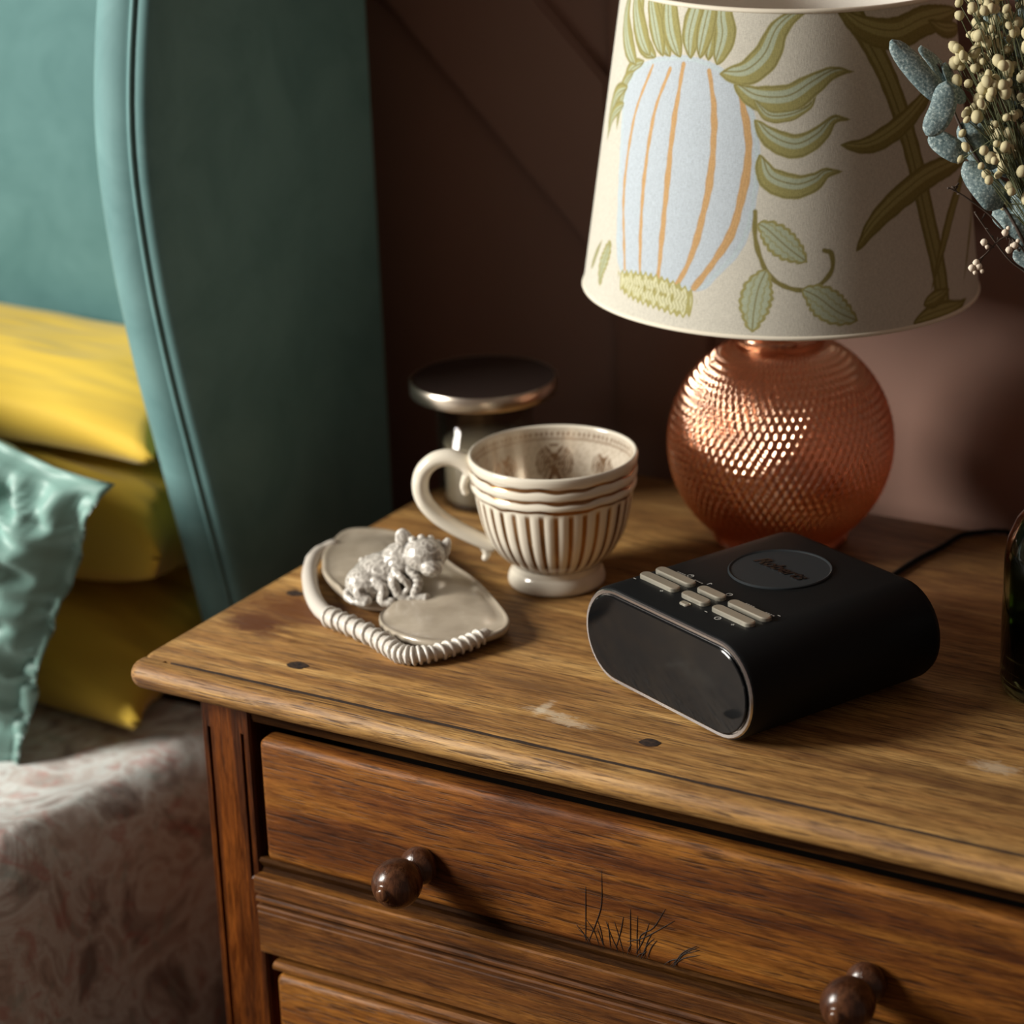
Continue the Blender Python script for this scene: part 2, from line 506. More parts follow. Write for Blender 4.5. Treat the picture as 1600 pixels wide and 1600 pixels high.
# stiles with two vertical grooves (profile in x, y swept along z)
def stile(x0, x1, inner_right):
    w_ = x1 - x0; g = 0.0022; d = 0.0030
    def prof(groove2):
        P = [(x0, FY + 0.03), (x0, FY + 0.0015), (x0 + 0.0015, FY), (x0 + 0.0050, FY), (x0 + 0.0052, FY + d), (x0 + 0.0052 + g, FY + d), (x0 + 0.0054 + g, FY)]
        dd = d if groove2 else 0.0
        P += [(x1 - 0.0054 - g, FY), (x1 - 0.0052 - g, FY + dd), (x1 - 0.0052, FY + dd), (x1 - 0.0050, FY), (x1 - 0.0015, FY), (x1, FY + 0.0015), (x1, FY + 0.03)]
        return P
    levels = [(0.03, False, False), (0.648, False, False), (0.656, False, False), (0.660, True, True), (0.755, True, True), (0.758, False, False), (0.7825, False, False)]
    bm = bmesh.new(); rings = []
    for z, g2, _ in levels:
        P = prof(g2)
        if z > 0.757:                 # first groove stops below the top
            P = [(p[0], FY if (3 < i < 6) else p[1]) for i, p in enumerate(P)]
        rings.append([bm.verts.new((p[0], p[1], z)) for p in P])
    m = len(rings[0])
    for i in range(len(rings) - 1):
        for j in range(m):
            bm.faces.new((rings[i][j], rings[i][(j + 1) % m], rings[i + 1][(j + 1) % m], rings[i + 1][j]))
    bm.faces.new(rings[0][::-1]); bm.faces.new(rings[-1])
    finish('stile', bm, M_stile, CH, angle=25)
stile(CX0, 0.0705, True); stile(0.6435, CX1, True)
RX0, RX1 = 0.0695, 0.6445
# top rail with a dark hollow moulding under the overhang
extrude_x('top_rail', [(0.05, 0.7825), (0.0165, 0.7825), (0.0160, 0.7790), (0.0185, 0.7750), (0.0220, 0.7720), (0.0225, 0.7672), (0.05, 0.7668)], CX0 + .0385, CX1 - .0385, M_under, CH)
def rail(zt):
    """moulded rail: zt = height of its top arris; about 0.056 tall"""
    z = lambda d: zt - d
    P = [(0.05, z(0)), (0.0150, z(0)), (0.0138, z(0.0010)), (0.0138, z(0.0112)), (0.0150, z(0.0120)), (0.0190, z(0.0124)), (0.0190, z(0.0136)),
         (0.0155, z(0.0142)), (0.0142, z(0.0155)), (0.0142, z(0.0172)), (0.0155, z(0.0184)), (0.0190, z(0.0190)), (0.0190, z(0.0204)),
         (0.0158, z(0.0210)), (0.0148, z(0.0220)), (0.0150, z(0.0245)), (0.0162, z(0.0252)), (0.0155, z(0.0262)), (0.0155, z(0.0545)), (0.0165, z(0.0556)), (0.05, z(0.0556))]
    extrude_x('rail', P, RX0, RX1, M_rail, CH, angle=30)
def knob(parent, x, z, fy, wob):
    prof = [(0.0, 0.0), (0.0080, 0.0), (0.0106, 0.0016), (0.0120, 0.0048), (0.0117, 0.0088), (0.0092, 0.0124), (0.0070, 0.0142), (0.0076, 0.0160), (0.0104, 0.0185), (0.0134, 0.0225),
            (0.0149, 0.0272), (0.0151, 0.0320), (0.0141, 0.0366), (0.0117, 0.0406), (0.0084, 0.0436), (0.0054, 0.0450), (0.0045, 0.0462), (0.0040, 0.0474), (0.0026, 0.0484), (0.0, 0.0488)]
    prof = [(r, h) for r, h in prof]
    sp = [(p.x, p.y) for p in catmull([(r, h, 0) for r, h in prof], 4)]
    sp = [(max(0.0, r), h) for r, h in sp]
    o = lathe('knob', sp, M_knob, parent, 40)
    o.rotation_euler = (pi / 2 + wob[0], wob[1], 0); o.location = (x, fy + 0.001, z)
    return o
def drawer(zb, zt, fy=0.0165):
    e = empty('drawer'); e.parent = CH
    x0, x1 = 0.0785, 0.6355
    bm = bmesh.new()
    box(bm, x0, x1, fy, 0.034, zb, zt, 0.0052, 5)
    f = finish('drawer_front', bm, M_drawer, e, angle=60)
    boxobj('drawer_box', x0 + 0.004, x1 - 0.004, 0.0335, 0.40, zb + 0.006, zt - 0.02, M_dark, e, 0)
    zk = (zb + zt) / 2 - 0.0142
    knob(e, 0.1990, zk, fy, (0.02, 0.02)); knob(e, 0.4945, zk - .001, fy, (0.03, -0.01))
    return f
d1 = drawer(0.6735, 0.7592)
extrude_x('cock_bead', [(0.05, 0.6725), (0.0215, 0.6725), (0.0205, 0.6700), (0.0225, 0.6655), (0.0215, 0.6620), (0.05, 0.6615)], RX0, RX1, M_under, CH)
rail(0.6618)
extrude_x('cock_bead', [(0.05, 0.6010), (0.0175, 0.6010), (0.0150, 0.5990), (0.0150, 0.5965), (0.0180, 0.5948), (0.05, 0.5948)], 0.0785, 0.6355, M_rail, CH)
drawer(0.490, 0.5915)
rail(0.4800); drawer(0.305, 0.4100); rail(0.2950); drawer(0.115, 0.2250)
for zz in (0.7665, ): pass
boxobj('dust_board', RX0 - .01, RX1 + .01, 0.050, 0.43, 0.600, 0.606, M_dark, CH, 0)
boxobj('dust_board', RX0 - .01, RX1 + .01, 0.040, 0.43, 0.762, 0.768, M_dark, CH, 0)
boxobj('carcass_lining', CX0 + .016, CX0 + .0175, 0.03, 0.43, 0.07, 0.78, M_dark, CH, 0)
extrude_x('plinth', [(0.05, 0.105), (0.012, 0.105), (0.010, 0.098), (0.004, 0.09), (0.004, 0.0), (0.05, 0.0)], CX0 - 0.008, CX1 + 0.008, M_stile, CH)
# thin dark scratches in the middle of the drawer face: shallow cuts
bm = bmesh.new()
S_ = [[(.313, .7137), (.3125, .695), (.3118, .675)], [(.3241, .7269), (.3235, .705), (.319, .690), (.3131, .6754)], [(.3428, .7064), (.3424, .69), (.3421, .6766)],
      [(.3661, .7123), (.358, .698), (.349, .690), (.3485, .6783)], [(.3318, .6951), (.335, .685), (.3377, .6745)], [(.326, .694), (.330, .684), (.334, .676)],
      [(.355, .7), (.351, .688), (.3455, .677)], [(.338, .70), (.336, .69), (.3325, .678)], [(.3475, .703), (.3468, .69), (.3465, .675)],
      [(.36, .69), (.356, .684), (.353, .675)], [(.32, .688), (.323, .68), (.3245, .6755)], [(.340, .684), (.352, .690), (.372, .706)]]
_r = random.Random(5)
for k in range(16):
    x = _r.uniform(.312, .372); z = .6750; h = _r.uniform(.004, .020); lean = (x - .335) * .5 + _r.uniform(-.003, .003)
    S_.append([(x, z), (x + lean * .4, z + h * .6), (x + lean, z + h)])
for q in S_:
    pts = [Vector((x, 0.0163, z)) for x, z in q]
    pts = catmull(pts, 4)
    tube_into(bm, pts, [0.00021 * sin(pi * (i + .6) / (len(pts) + .2)) + 0.00006 for i in range(len(pts))], 4)
sc_ = finish('scratch', bm, M_dark, d1); 

# ------------------------------------------------------------------ velvet headboard with a wing
def velvet(name, dark, light, sheen=0.22, scale=14):
    m = NT(name)
    n1 = m.noise(m.coords((scale, scale, scale)), 1, 5, 0.62, 0.6)
    m.base(m.ramp(n1, [(0.32, dark), (0.62, light)]))
    m.set(Roughness=0.75, Sheen_Weight=sheen, Sheen_Roughness=0.35, Sheen_Tint=(0.75, 0.95, 0.92, 1))
    m.bump(m.noise(m.coords((900, 900, 900)), 1, 2), 0.08, 0.0004)
    return m.m
M_velvet = velvet('teal_velvet', (0.080, 0.180, 0.182), (0.115, 0.235, 0.235))
M_velvet2 = velvet('teal_velvet_panel', (0.045, 0.130, 0.128), (0.070, 0.170, 0.168), 0.12)
HB = empty('headboard', (-0.5, 0.42, 0))
tag(HB, 'teal velvet wingback headboard with piped curved wing beside the chest', 'headboard')
def hb(o):
    o.parent = HB; o.matrix_parent_inverse = HB.matrix_basis.inverted() if False else Matrix.Translation(-HB.location)
    return o
WXO = -0.10; WXI = -0.152; WYB = 0.4374
PTS = [(1.60, 0.30), (1.50, 0.262), (1.38, 0.232), (1.28, 0.211), (1.179, 0.1910), (1.139, 0.1791), (1.106, 0.1734), (1.063, 0.1737), (1.028, 0.1755), (0.972, 0.1842), (0.935, 0.1892), (0.912, 0.1965),
       (0.833, 0.2149), (0.744, 0.2384), (0.64, 0.262), (0.5, 0.285), (0.3, 0.30), (0.02, 0.30)]
zz = [p[0] for p in PTS][::-1]; yy = [p[1] for p in PTS][::-1]
def yfront(z):
    # smoothed piecewise-linear edge curve
    k = np.linspace(-0.05, 0.05, 11)
    return float(np.mean(np.interp(z + k, zz, yy)))
bm = bmesh.new(); rings = []
NZ = 90
for i in range(NZ + 1):
    z = 0.02 + (1.58 - 0.02) * i / NZ
    yf = yfront(z); wv = 0.0012 * noise.noise((z * 9, 3.1, 0))
    mid = (WXO + WXI) / 2; hw = (WXO - WXI) / 2
    P = [(WXO, WYB), (WXO, yf + 0.06), (WXO, yf + 0.022), (WXO - 0.0006, yf + 0.012), (WXO - 0.003, yf + 0.0045), (WXO - 0.0085, yf + 0.0012), (WXO - 0.0125, yf + 0.0022),
         (WXO - 0.0165, yf - 0.0012 + wv), (WXO - 0.024, yf - 0.0042 + wv), (WXO - 0.032, yf - 0.0040 + wv), (WXI + 0.012, yf - 0.0012 + wv), (WXI + 0.005, yf + 0.005), (WXI + 0.001, yf + 0.013), (WXI, yf + 0.022), (WXI, yf + 0.08), (WXI, WYB)]
    rings.append([bm.verts.new((p[0], p[1], z)) for p in P])
m_ = len(rings[0])
for i in range(NZ):
    for j in range(m_):
        bm.faces.new((rings[i][j], rings[i][(j + 1) % m_], rings[i + 1][(j + 1) % m_], rings[i + 1][j]))
bm.faces.new(rings[0][::-1]); bm.faces.new(rings[-1])
hb(finish('wing', bm, M_velvet, None, angle=75))
# piping sewn along the wing edge
pp = [(WXO - 0.0128, yfront(0.02 + 1.56 * i / 90) + 0.0002, 0.02 + 1.56 * i / 90) for i in range(91)]
hb(tubeobj('piping', pp, 0.0019, M_velvet, None, 8))
# padded main panel
hb(boxobj('back_panel', -1.75, WXI - 0.0005, 0.385, WYB, 0.60, 1.58, M_velvet2, None, 0.02, 4))

# ------------------------------------------------------------------ mattress, bedspread
M_sheet = plain('white_mattress_cloth', (0.42, 0.40, 0.37), 0.85)
BED = empty('bed', (-0.9, -0.6, 0))
tag(BED, 'low bed base with mattress under the patterned bedspread', 'bed')
def bedp(o): o.parent = BED; o.matrix_parent_inverse = Matrix.Translation(-BED.location); return o
bedp(boxobj('mattress', -1.70, -0.17, -1.60, 0.37, 0.30, 0.588, M_sheet, None, 0.05, 4))
bedp(boxobj('bed_base', -1.70, -0.15, -1.60, 0.37, 0.04, 0.298, plain('bed_base_cloth', (0.13, 0.12, 0.11), 0.9), None, 0.01))
def spread_mat():
    m = NT('bedspread_cloth')
    v = m.coords((1, 1, 1))
    n1 = m.noise(m.coords((16, 16, 16)), 1, 5, 0.6, 1.6)
    c = m.ramp(n1, [(0.34, (0.24, 0.20, 0.18)), (0.46, (0.50, 0.46, 0.43)), (0.52, (0.66, 0.69, 0.67)), (0.60, (0.54, 0.48, 0.44)), (0.72, (0.32, 0.27, 0.24))])
    n2 = m.noise(m.coords((22, 22, 22), (5, 2, 1)), 1, 4, 0.6, 2.2)
    pk = m.ramp(n2, [(0.56, (0, 0, 0)), (0.66, (1, 1, 1))])
    c = m.mix(m.math('MULTIPLY', pk, 0.55), c, (0.46, 0.19, 0.16))
    n3 = m.noise(m.coords((26, 26, 26), (1, 8, 3)), 1, 4, 0.6, 2.5)
    gr = m.ramp(n3, [(0.58, (0, 0, 0)), (0.68, (1, 1, 1))])
    c = m.mix(m.math('MULTIPLY', gr, 0.45), c, (0.30, 0.40, 0.37))
    m.base(c); m.set(Roughness=0.85, Sheen_Weight=0.15)
    m.bump(m.noise(m.coords((60, 60, 60)), 1, 4), 0.35, 0.002)
    return m.m
M_spread = spread_mat()
# draped over the mattress: profile across x, run along y
bm = bmesh.new(); rings = []
NY = 130
prof = []
for k in range(30): prof.append((-1.72 + (1.72 - 0.133) * k / 29, 0.622, 0))
for k in range(1, 9):
    a = pi / 2 * k / 8
    prof.append((-0.133 + 0.030 * sin(a), 0.594 + 0.028 * cos(a), a))
for k in range(1, 40): prof.append((-0.103 + 0.040 * (k / 39) ** .8, 0.594 - 0.53 * k / 39, pi / 2))
for i in range(NY + 1):
    y = -1.62 + (0.245 + 1.62) * i / NY
    ring = []
    for (x, z, a) in prof:
        s1 = noise.noise((x * 5, y * 5, z * 4)); s2 = noise.noise((x * 14 + 4, y * 14, z * 9)); s3 = noise.noise((y * 11, z * 3.5, x * 9 + 9))
        r3 = 1 - abs(noise.noise((x * 9 + 1, y * 9 + z * 5, z * 6))) * 2
        up = 0.020 * s1 + 0.006 * s2 + 0.007 * r3
        outw = 0.012 * s3 + 0.008 * s1 + 0.004 * r3
        fall = sin(a)
        ring.append(bm.verts.new((x + fall * (outw + 0.004), y, z + (1 - fall) * (up + 0.012) + fall * up * .3)))
    rings.append(ring)
for i in range(NY):
    for j in range(len(prof) - 1):
        bm.faces.new((rings[i][j], rings[i + 1][j], rings[i + 1][j + 1], rings[i][j + 1]))
sp = finish('bedspread', bm, M_spread, None)
tag(sp, 'grey and pink patterned bedspread draped over the bed beside the chest', 'bedspread')

# ------------------------------------------------------------------ pillows
def cloth(name, c1, c2, rough=0.8, sheen=0.1, spec=0.3, scale=7, silk=False):
    m = NT(name)
    m.base(m.ramp(m.noise(m.coords((scale,) * 3), 1, 3), [(0.3, c1), (0.7, c2)]))
    m.set(Roughness=rough, Sheen_Weight=sheen, Specular_IOR_Level=spec)
    m.bump(m.noise(m.coords((700, 700, 700)), 1, 2), 0.1, 0.0003)
    return m.m
M_yellow = cloth('mustard_cloth', (0.56, 0.37, 0.035), (0.64, 0.44, 0.05), 0.75, 0.15)
M_silk = cloth('sea_green_satin', (0.14, 0.26, 0.23), (0.18, 0.32, 0.285), 0.48, 0.15, 0.45)
def pillow(name, w_, h_, t_, origin, ex, ey, mat, seed, ear=0.018, wr=0.008, flange=0.0, dirx=1.0, diry=3.0, N=70, sag=0.0, p=0.42, pin=0.03):
    ex = Vector(ex).normalized(); ey = Vector(ey); ey = (ey - ex * ey.dot(ex)).normalized(); ez = ex.cross(ey)
    bm = bmesh.new(); S = {}
    fl = flange
    for side in (1, -1):
        for i in range(N + 1):
            for j in range(N + 1):
                u = -1 + 2 * i / N; v = -1 + 2 * j / N
                if side == -1 and (i in (0, N) or j in (0, N)):
                    S[(side, i, j)] = S[(1, i, j)]; continue
                ui = max(-1, min(1, u / (1 - fl))); vi = max(-1, min(1, v / (1 - fl)))
                body = max(0.0, (1 - ui * ui) * (1 - vi * vi)) ** p
                pinu = 1 - pin * (1 - abs(v) ** 3) * abs(u) ** 3 * 1.0
                pinv = 1 - pin * (1 - abs(u) ** 3) * abs(v) ** 3
                x = u * w_ / 2 * (pinu) + ear * u * abs(u * v) ** 6
                y = v * h_ / 2 * (pinv) + ear * v * abs(u * v) ** 6
                q = (u * dirx * 1.6 + seed, v * diry * 0.9, seed * 2.0)
                rid = 1 - 2.2 * abs(noise.noise((q[0] + .6 * noise.noise((u * 2, v * 2, seed)), q[1], q[2])))
                n2 = noise.noise((u * 6 + seed, v * 7, side))
                edge = min(1.0, (1 - max(abs(u), abs(v))) * 3 + .25)
                z = side * (t_ / 2 * body + 0.0012) + (wr * rid * edge * side + wr * 0.45 * n2) * (0.35 + body * .65)
                z += side * wr * 0.9 * edge * (0.5 - abs(noise.noise((u * dirx * 4 + v * 2 + seed, v * diry * 3.5 - u, seed))) * 2.4) * (1 if wr > .01 else 0)
                z += wr * 0.9 * noise.noise((u * 3, v * 3, seed + 7)) * (1 - body)
                S[(side, i, j)] = bm.verts.new(Vector(origin) + ex * x + ey * y + ez * z - Vector((0, 0, sag * (1 - v * v))))
        for i in range(N):
            for j in range(N):
                f = [S[(side, i, j)], S[(side, i + 1, j)], S[(side, i + 1, j + 1)], S[(side, i, j + 1)]]
                if len(set(f)) == 4:
                    try: bm.faces.new(f if side == 1 else f[::-1])
                    except ValueError: pass
    bmesh.ops.recalc_face_normals(bm, faces=bm.faces)
    c = Vector(origin)
    for v in bm.verts: v.co -= c
    return finish(name, bm, mat, None, loc=c)
# three mustard pillows squeezed upright against the headboard, stacked one on the other
tag(pillow('pillow', 0.60, 0.19, 0.075, (-0.460, 0.276, 0.676), (1, 0, 0.0), (0, 1, 0.16), M_yellow, 3.3, wr=0.006, p=.28, ear=.02), 'mustard yellow pillow lowest in the stack, corner resting on the bedspread', 'pillow', 'mustard pillows against the headboard')
tag(pillow('pillow', 0.60, 0.145, 0.120, (-0.468, 0.303, 0.768), (1, 0, 0.0), (0, 1, 0.0), M_yellow, 5.1, wr=0.005, p=.25), 'mustard yellow pillow in shadow, middle of the stack against the headboard', 'pillow', 'mustard pillows against the headboard')
tag(pillow('pillow', 0.60, 0.150, 0.060, (-0.464, 0.302, 0.858), (1, 0, 0.0), (0, 1, 0.15), M_yellow, 8.6, wr=0.003, diry=1.2, p=.28), 'bright mustard yellow pillow on top of the stack against the teal headboard', 'pillow', 'mustard pillows against the headboard')
tag(pillow('cushion', 0.46, 0.25, 0.10, (-0.405, 0.130, 0.790), (1, 0.0, -0.30), (0.24, 0.20, 1), M_silk, 1.7, ear=0.012, wr=0.016, flange=0.05, dirx=2.4, diry=1.9, N=90, pin=0.015, p=.38), 'crumpled sea green satin cushion with flanged edge leaning on yellow pillows', 'cushion')

# ------------------------------------------------------------------ table lamp
LX, LY = 0.2628, 0.380
LAMP = empty('table_lamp', (LX, LY, HT))
tag(LAMP, 'table lamp with round ribbed copper glass base and leafy printed linen shade', 'lamp')
def copper_glass():
    m = NT('copper_glass')
    m.set(Base_Color=(0.88, 0.60, 0.46, 1), Roughness=0.05, Transmission_Weight=1.0, IOR=1.45)
    def bs(ty, col, rough=None):
        q = m.node(ty); q.inputs['Color'].default_value = (*col, 1)
        if rough is not None: q.inputs['Roughness'].default_value = rough
        return q.outputs[0]
    def mx(f, a, b):
        q = m.node('ShaderNodeMixShader'); q.inputs[0].default_value = f
        m.link(a, q.inputs[1]); m.link(b, q.inputs[2]); return q.outputs[0]
    see = mx(0.30, m.b.outputs[0], bs('ShaderNodeBsdfTransparent', (0.88, 0.62, 0.48)))
    see = mx(0.06, see, bs('ShaderNodeBsdfTranslucent', (0.95, 0.42, 0.22)))
    m.link(mx(0.34, see, bs('ShaderNodeBsdfGlossy', (0.95, 0.62, 0.43), 0.15)), m.out.inputs['Surface'])
    return m.m
def thin_glass(name, tint, rough=0.03):
    m = NT(name)
    t = m.node('ShaderNodeBsdfTransparent'); t.inputs['Color'].default_value = (*tint, 1)
    g = m.node('ShaderNodeBsdfGlossy'); g.inputs['Roughness'].default_value = rough
    f = m.node('ShaderNodeLayerWeight'); f.inputs['Blend'].default_value = 0.5
    ff = m.math('ADD', m.math('MULTIPLY', m.math('POWER', f.outputs['Facing'], 4.0), 0.8), 0.045)
    q = m.node('ShaderNodeMixShader'); m.link(ff, q.inputs[0]); m.link(t.outputs[0], q.inputs[1]); m.link(g.outputs[0], q.inputs[2])
    m.link(q.outputs[0], m.out.inputs['Surface'])
    return m.m
M_cglass = copper_glass()
M_copper = plain('polished_copper', (0.80, 0.32, 0.16), 0.22, 1.0)
M_brass = plain('brass', (0.55, 0.38, 0.16), 0.3, 1.0)
def swirl_globe():
    Rg = 0.0765; zc = 0.069
    nA, nP = 820, 170
    nr = 80
    P = []
    z_lo = -0.0655; z_hi = 0.0705
    for j in range(nP + 1):
        ph = math.asin(z_lo / Rg) + (math.asin(z_hi / Rg) - math.asin(z_lo / Rg)) * j / nP
        P.append(ph)
    verts = []; faces = []
    for i in range(nA):
        a = 2 * pi * i / nA
        for j, ph in enumerate(P):
            fade = min(1.0, j / 8, (nP - j) / 14)
            t = (j / nP)
            s = sin(nr * a - 105.0 * (t - .5)); s2 = sin(nr * a + 85.0 * (t - .5))
            rr = Rg + 0.00062 * fade * s + 0.00030 * fade * s2
            verts.append((rr * cos(ph) * cos(a), rr * cos(ph) * sin(a), zc + rr * sin(ph)))
    m = nP + 1
    for i in range(nA):
        i2 = (i + 1) % nA
        for j in range(nP):
            faces.append((i * m + j, i2 * m + j, i2 * m + j + 1, i * m + j + 1))
    # smooth inner skin
    nB, nQ = 480, 80; off = len(verts)
    for i in range(nB):
        a = 2 * pi * i / nB
        for j in range(nQ + 1):
            ph = math.asin(z_lo / Rg) + (math.asin(z_hi / Rg) - math.asin(z_lo / Rg)) * j / nQ
            rr = Rg - 0.0030 + 0.0004 * sin(64 * a + 60 * (j / nQ - .5)) * min(1.0, j / 6, (nQ - j) / 8)
            verts.append((rr * cos(ph) * cos(a), rr * cos(ph) * sin(a), zc + rr * sin(ph)))
    mq = nQ + 1
    for i in range(nB):
        i2 = (i + 1) % nB
        for j in range(nQ):
            faces.append((off + i * mq + j, off + i * mq + j + 1, off + i2 * mq + j + 1, off + i2 * mq + j))
    return mk('glass_globe', verts, faces, M_cglass, LAMP)
swirl_globe()
# flared foot
lathe('foot', [(0.0385, 0.0045), (0.0400, 0.0075), (0.0420, 0.0050), (0.0450, 0.0028), (0.0462, 0.0014), (0.0455, 0.0004), (0.0430, 0.0002), (0.030, 0.0004), (0.030, 0.0025), (0.0360, 0.0035)], M_cglass, LAMP, 72, close=True)
# collar, cap, rod, socket
lathe('collar', [(0.0292, 0.1385), (0.0300, 0.1400), (0.0318, 0.1430), (0.0326, 0.1460), (0.0318, 0.1484), (0.0300, 0.1490), (0.0285, 0.1480), (0.0280, 0.1455), (0.0278, 0.1400)], M_cglass, LAMP, 64, close=True)
lathe('cap', [(0.0, 0.1465), (0.0270, 0.1465), (0.0280, 0.1478), (0.0265, 0.1498), (0.0200, 0.1516), (0.0125, 0.1530), (0.0105, 0.1555), (0.0100, 0.1600), (0.0, 0.1605)], M_copper, LAMP, 48)
lathe('rod', [(0.0, 0.1600), (0.0050, 0.1600), (0.0050, 0.2050), (0.0, 0.2050)], M_brass, LAMP, 20)
lathe('socket', [(0.0, 0.2040), (0.0150, 0.2040), (0.0165, 0.2100), (0.0165, 0.2500), (0.0120, 0.2520), (0.0, 0.2520)], plain('socket_bakelite', (0.03, 0.025, 0.02), 0.4), LAMP, 24)
lathe('bulb', [(0.0, 0.2515), (0.012, 0.2520), (0.0135, 0.262), (0.022, 0.278), (0.0285, 0.296), (0.027, 0.313), (0.019, 0.326), (0.0, 0.332)], plain('opal_bulb', (0.75, 0.72, 0.66), 0.3), LAMP, 32)
# flex inside the globe
tubeobj('inner_flex', catmull([(0, 0, 0.148), (0.004, -0.002, 0.11), (-0.003, 0.003, 0.07), (0.004, 0.0, 0.03), (0.012, 0.02, 0.006)], 6), 0.0025, plain('amber_flex', (0.40, 0.20, 0.06), 0.5), LAMP, 8)

# ---- shade
ZB, ZT, RB, RT = 0.181, 0.380, 0.131, 0.1057          # heights above the table
SHD = {"stripes":[[[-1.9589,0.1594],[-2.0709,0.1288],[-2.1031,0.099],[-2.0964,0.0734],[-2.0478,0.0468],[-2.0145,0.029]],[[-1.8179,0.1596],[-1.9051,0.1317],[-1.9345,0.0952],[-1.9258,0.0626],[-1.8966,0.0301]],[[-1.7266,0.1633],[-1.7596,0.125],[-1.7675,0.0801],[-1.7712,0.0292]],[[-1.5556,0.1614],[-1.5101,0.1365],[-1.5051,0.1013],[-1.5418,0.069],[-1.5963,0.0431],[-1.6555,0.0277]],[[-1.3739,0.1529],[-1.3119,0.1236],[-1.3154,0.099],[-1.3697,0.0669],[-1.4554,0.0466],[-1.5575,0.0274]]],"body":[[-2.2083,0.1113],[-2.2237,0.1385],[-2.0961,0.1563],[-1.8693,0.1669],[-1.6232,0.1687],[-1.4257,0.1605],[-1.2994,0.1428],[-1.2446,0.1168],[-1.2532,0.0851],[-1.3013,0.0584],[-1.4155,0.0389],[-1.5722,0.0245],[-2.0359,0.0257],[-2.1564,0.0719]],"leaves":[[[[-1.4936,0.1601],[-1.3433,0.1617],[-1.2315,0.1722],[-1.1678,0.1877],[-1.0862,0.196],[-0.9786,0.2008]],0.018],[[[-1.4072,0.1545],[-1.2764,0.1471],[-1.1041,0.1471],[-0.9618,0.1561],[-0.8472,0.1623],[-0.733,0.1621]],0.018],[[[-1.2823,0.1341],[-1.1962,0.1238],[-1.0595,0.1184],[-0.9362,0.1247],[-0.8555,0.1337],[-0.7615,0.1334]],0.0151],[[[-1.2488,0.1132],[-1.1948,0.0993],[-1.0612,0.0939],[-0.9564,0.0969],[-0.8948,0.1017],[-0.8046,0.1023]],0.0161],[[[-1.2921,0.1462],[-1.2125,0.1368],[-1.1044,0.1367],[-0.9956,0.1416],[-0.9472,0.1491]],0.0076],[[[-1.9398,0.165],[-2.073,0.1719],[-2.1501,0.1885],[-2.1355,0.21]],0.0113],[[[-1.8238,0.1666],[-1.9322,0.181],[-1.9829,0.2015],[-1.9464,0.2159]],0.0104],[[[-1.7499,0.1674],[-1.8393,0.1839],[-1.869,0.2028],[-1.8238,0.2172]],0.0113],[[[-1.6797,0.1673],[-1.6903,0.1838],[-1.6442,0.2049],[-1.6132,0.2189]],0.0113],[[[-1.5673,0.1674],[-1.5666,0.1847],[-1.6054,0.2052],[-1.5555,0.2192]],0.0095],[[[-1.513,0.1652],[-1.4764,0.1836],[-1.4912,0.199],[-1.4084,0.2164]],0.0113],[[[-2.0422,0.1608],[-2.1771,0.1539],[-2.2348,0.1437],[-2.2819,0.1354]],0.0057],[[[-2.1396,0.1528],[-2.2348,0.1437],[-2.2652,0.1285],[-2.2709,0.1117]],0.0061],[[[-1.2443,0.071],[-1.193,0.0676],[-1.0922,0.0569],[-0.9901,0.0473]],0.017],[[[-1.1917,0.0427],[-1.2264,0.032],[-1.2462,0.0176],[-1.2517,0.0032]],0.018],[[[-1.0161,0.0308],[-0.9392,0.0259],[-0.8414,0.016],[-0.738,0.0093]],0.0189],[[[-2.1764,0.0433],[-2.2109,0.0329],[-2.2475,0.0223],[-2.2449,0.0109]],0.0095],[[[-2.4088,0.017],[-2.3535,0.0285],[-2.285,0.0402]],0.0047],[[[-0.8202,0.1183],[-0.6647,0.1169],[-0.4779,0.1247],[-0.2674,0.1386],[-0.0226,0.1588]],0.0142],[[[-0.7407,0.0524],[-0.6203,0.0702],[-0.4299,0.0847],[-0.1675,0.0934],[0.4141,0.0929]],0.017],[[[0.1808,0.088],[-0.0372,0.068],[-0.179,0.0443],[-0.2902,0.0197]],0.0095],[[[-0.8352,0.2008],[-0.6818,0.1883],[-0.4524,0.1821],[-0.1758,0.1866],[0.4152,0.1827]],0.0208],[[[-0.1758,0.1866],[0.021,0.1777],[0.4147,0.1716],[0.4075,0.1754]],0.0113],[[[0.4126,0.0661],[0.1782,0.0429],[0.0212,0.0168]],0.0042],[[[-0.4255,0.0021],[-0.2723,0.0044],[-0.0657,0.0036],[0.0455,0.0055]],0.0151],[[[-0.3498,0.0121],[-0.2389,0.0146],[-0.1342,0.017]],0.0113]],"stems":[[[[-0.7152,0.1938],[-0.548,0.1625],[-0.4327,0.131],[-0.3536,0.1011],[-0.2795,0.0633],[-0.2188,0.0325],[-0.2005,0.006]],0.0142],[[[-1.2598,0.0781],[-1.2474,0.0586],[-1.1774,0.0392],[-1.0651,0.031],[-0.9525,0.0314],[-0.8714,0.0414],[-0.8689,0.0521],[-0.9051,0.0545]],0.003]],"crown":[[-2.0623,0.0259],[-1.82,0.0309],[-1.5725,0.0254],[-1.582,0.0098],[-1.7501,0.0104],[-1.951,0.013],[-2.0389,0.0172]]}
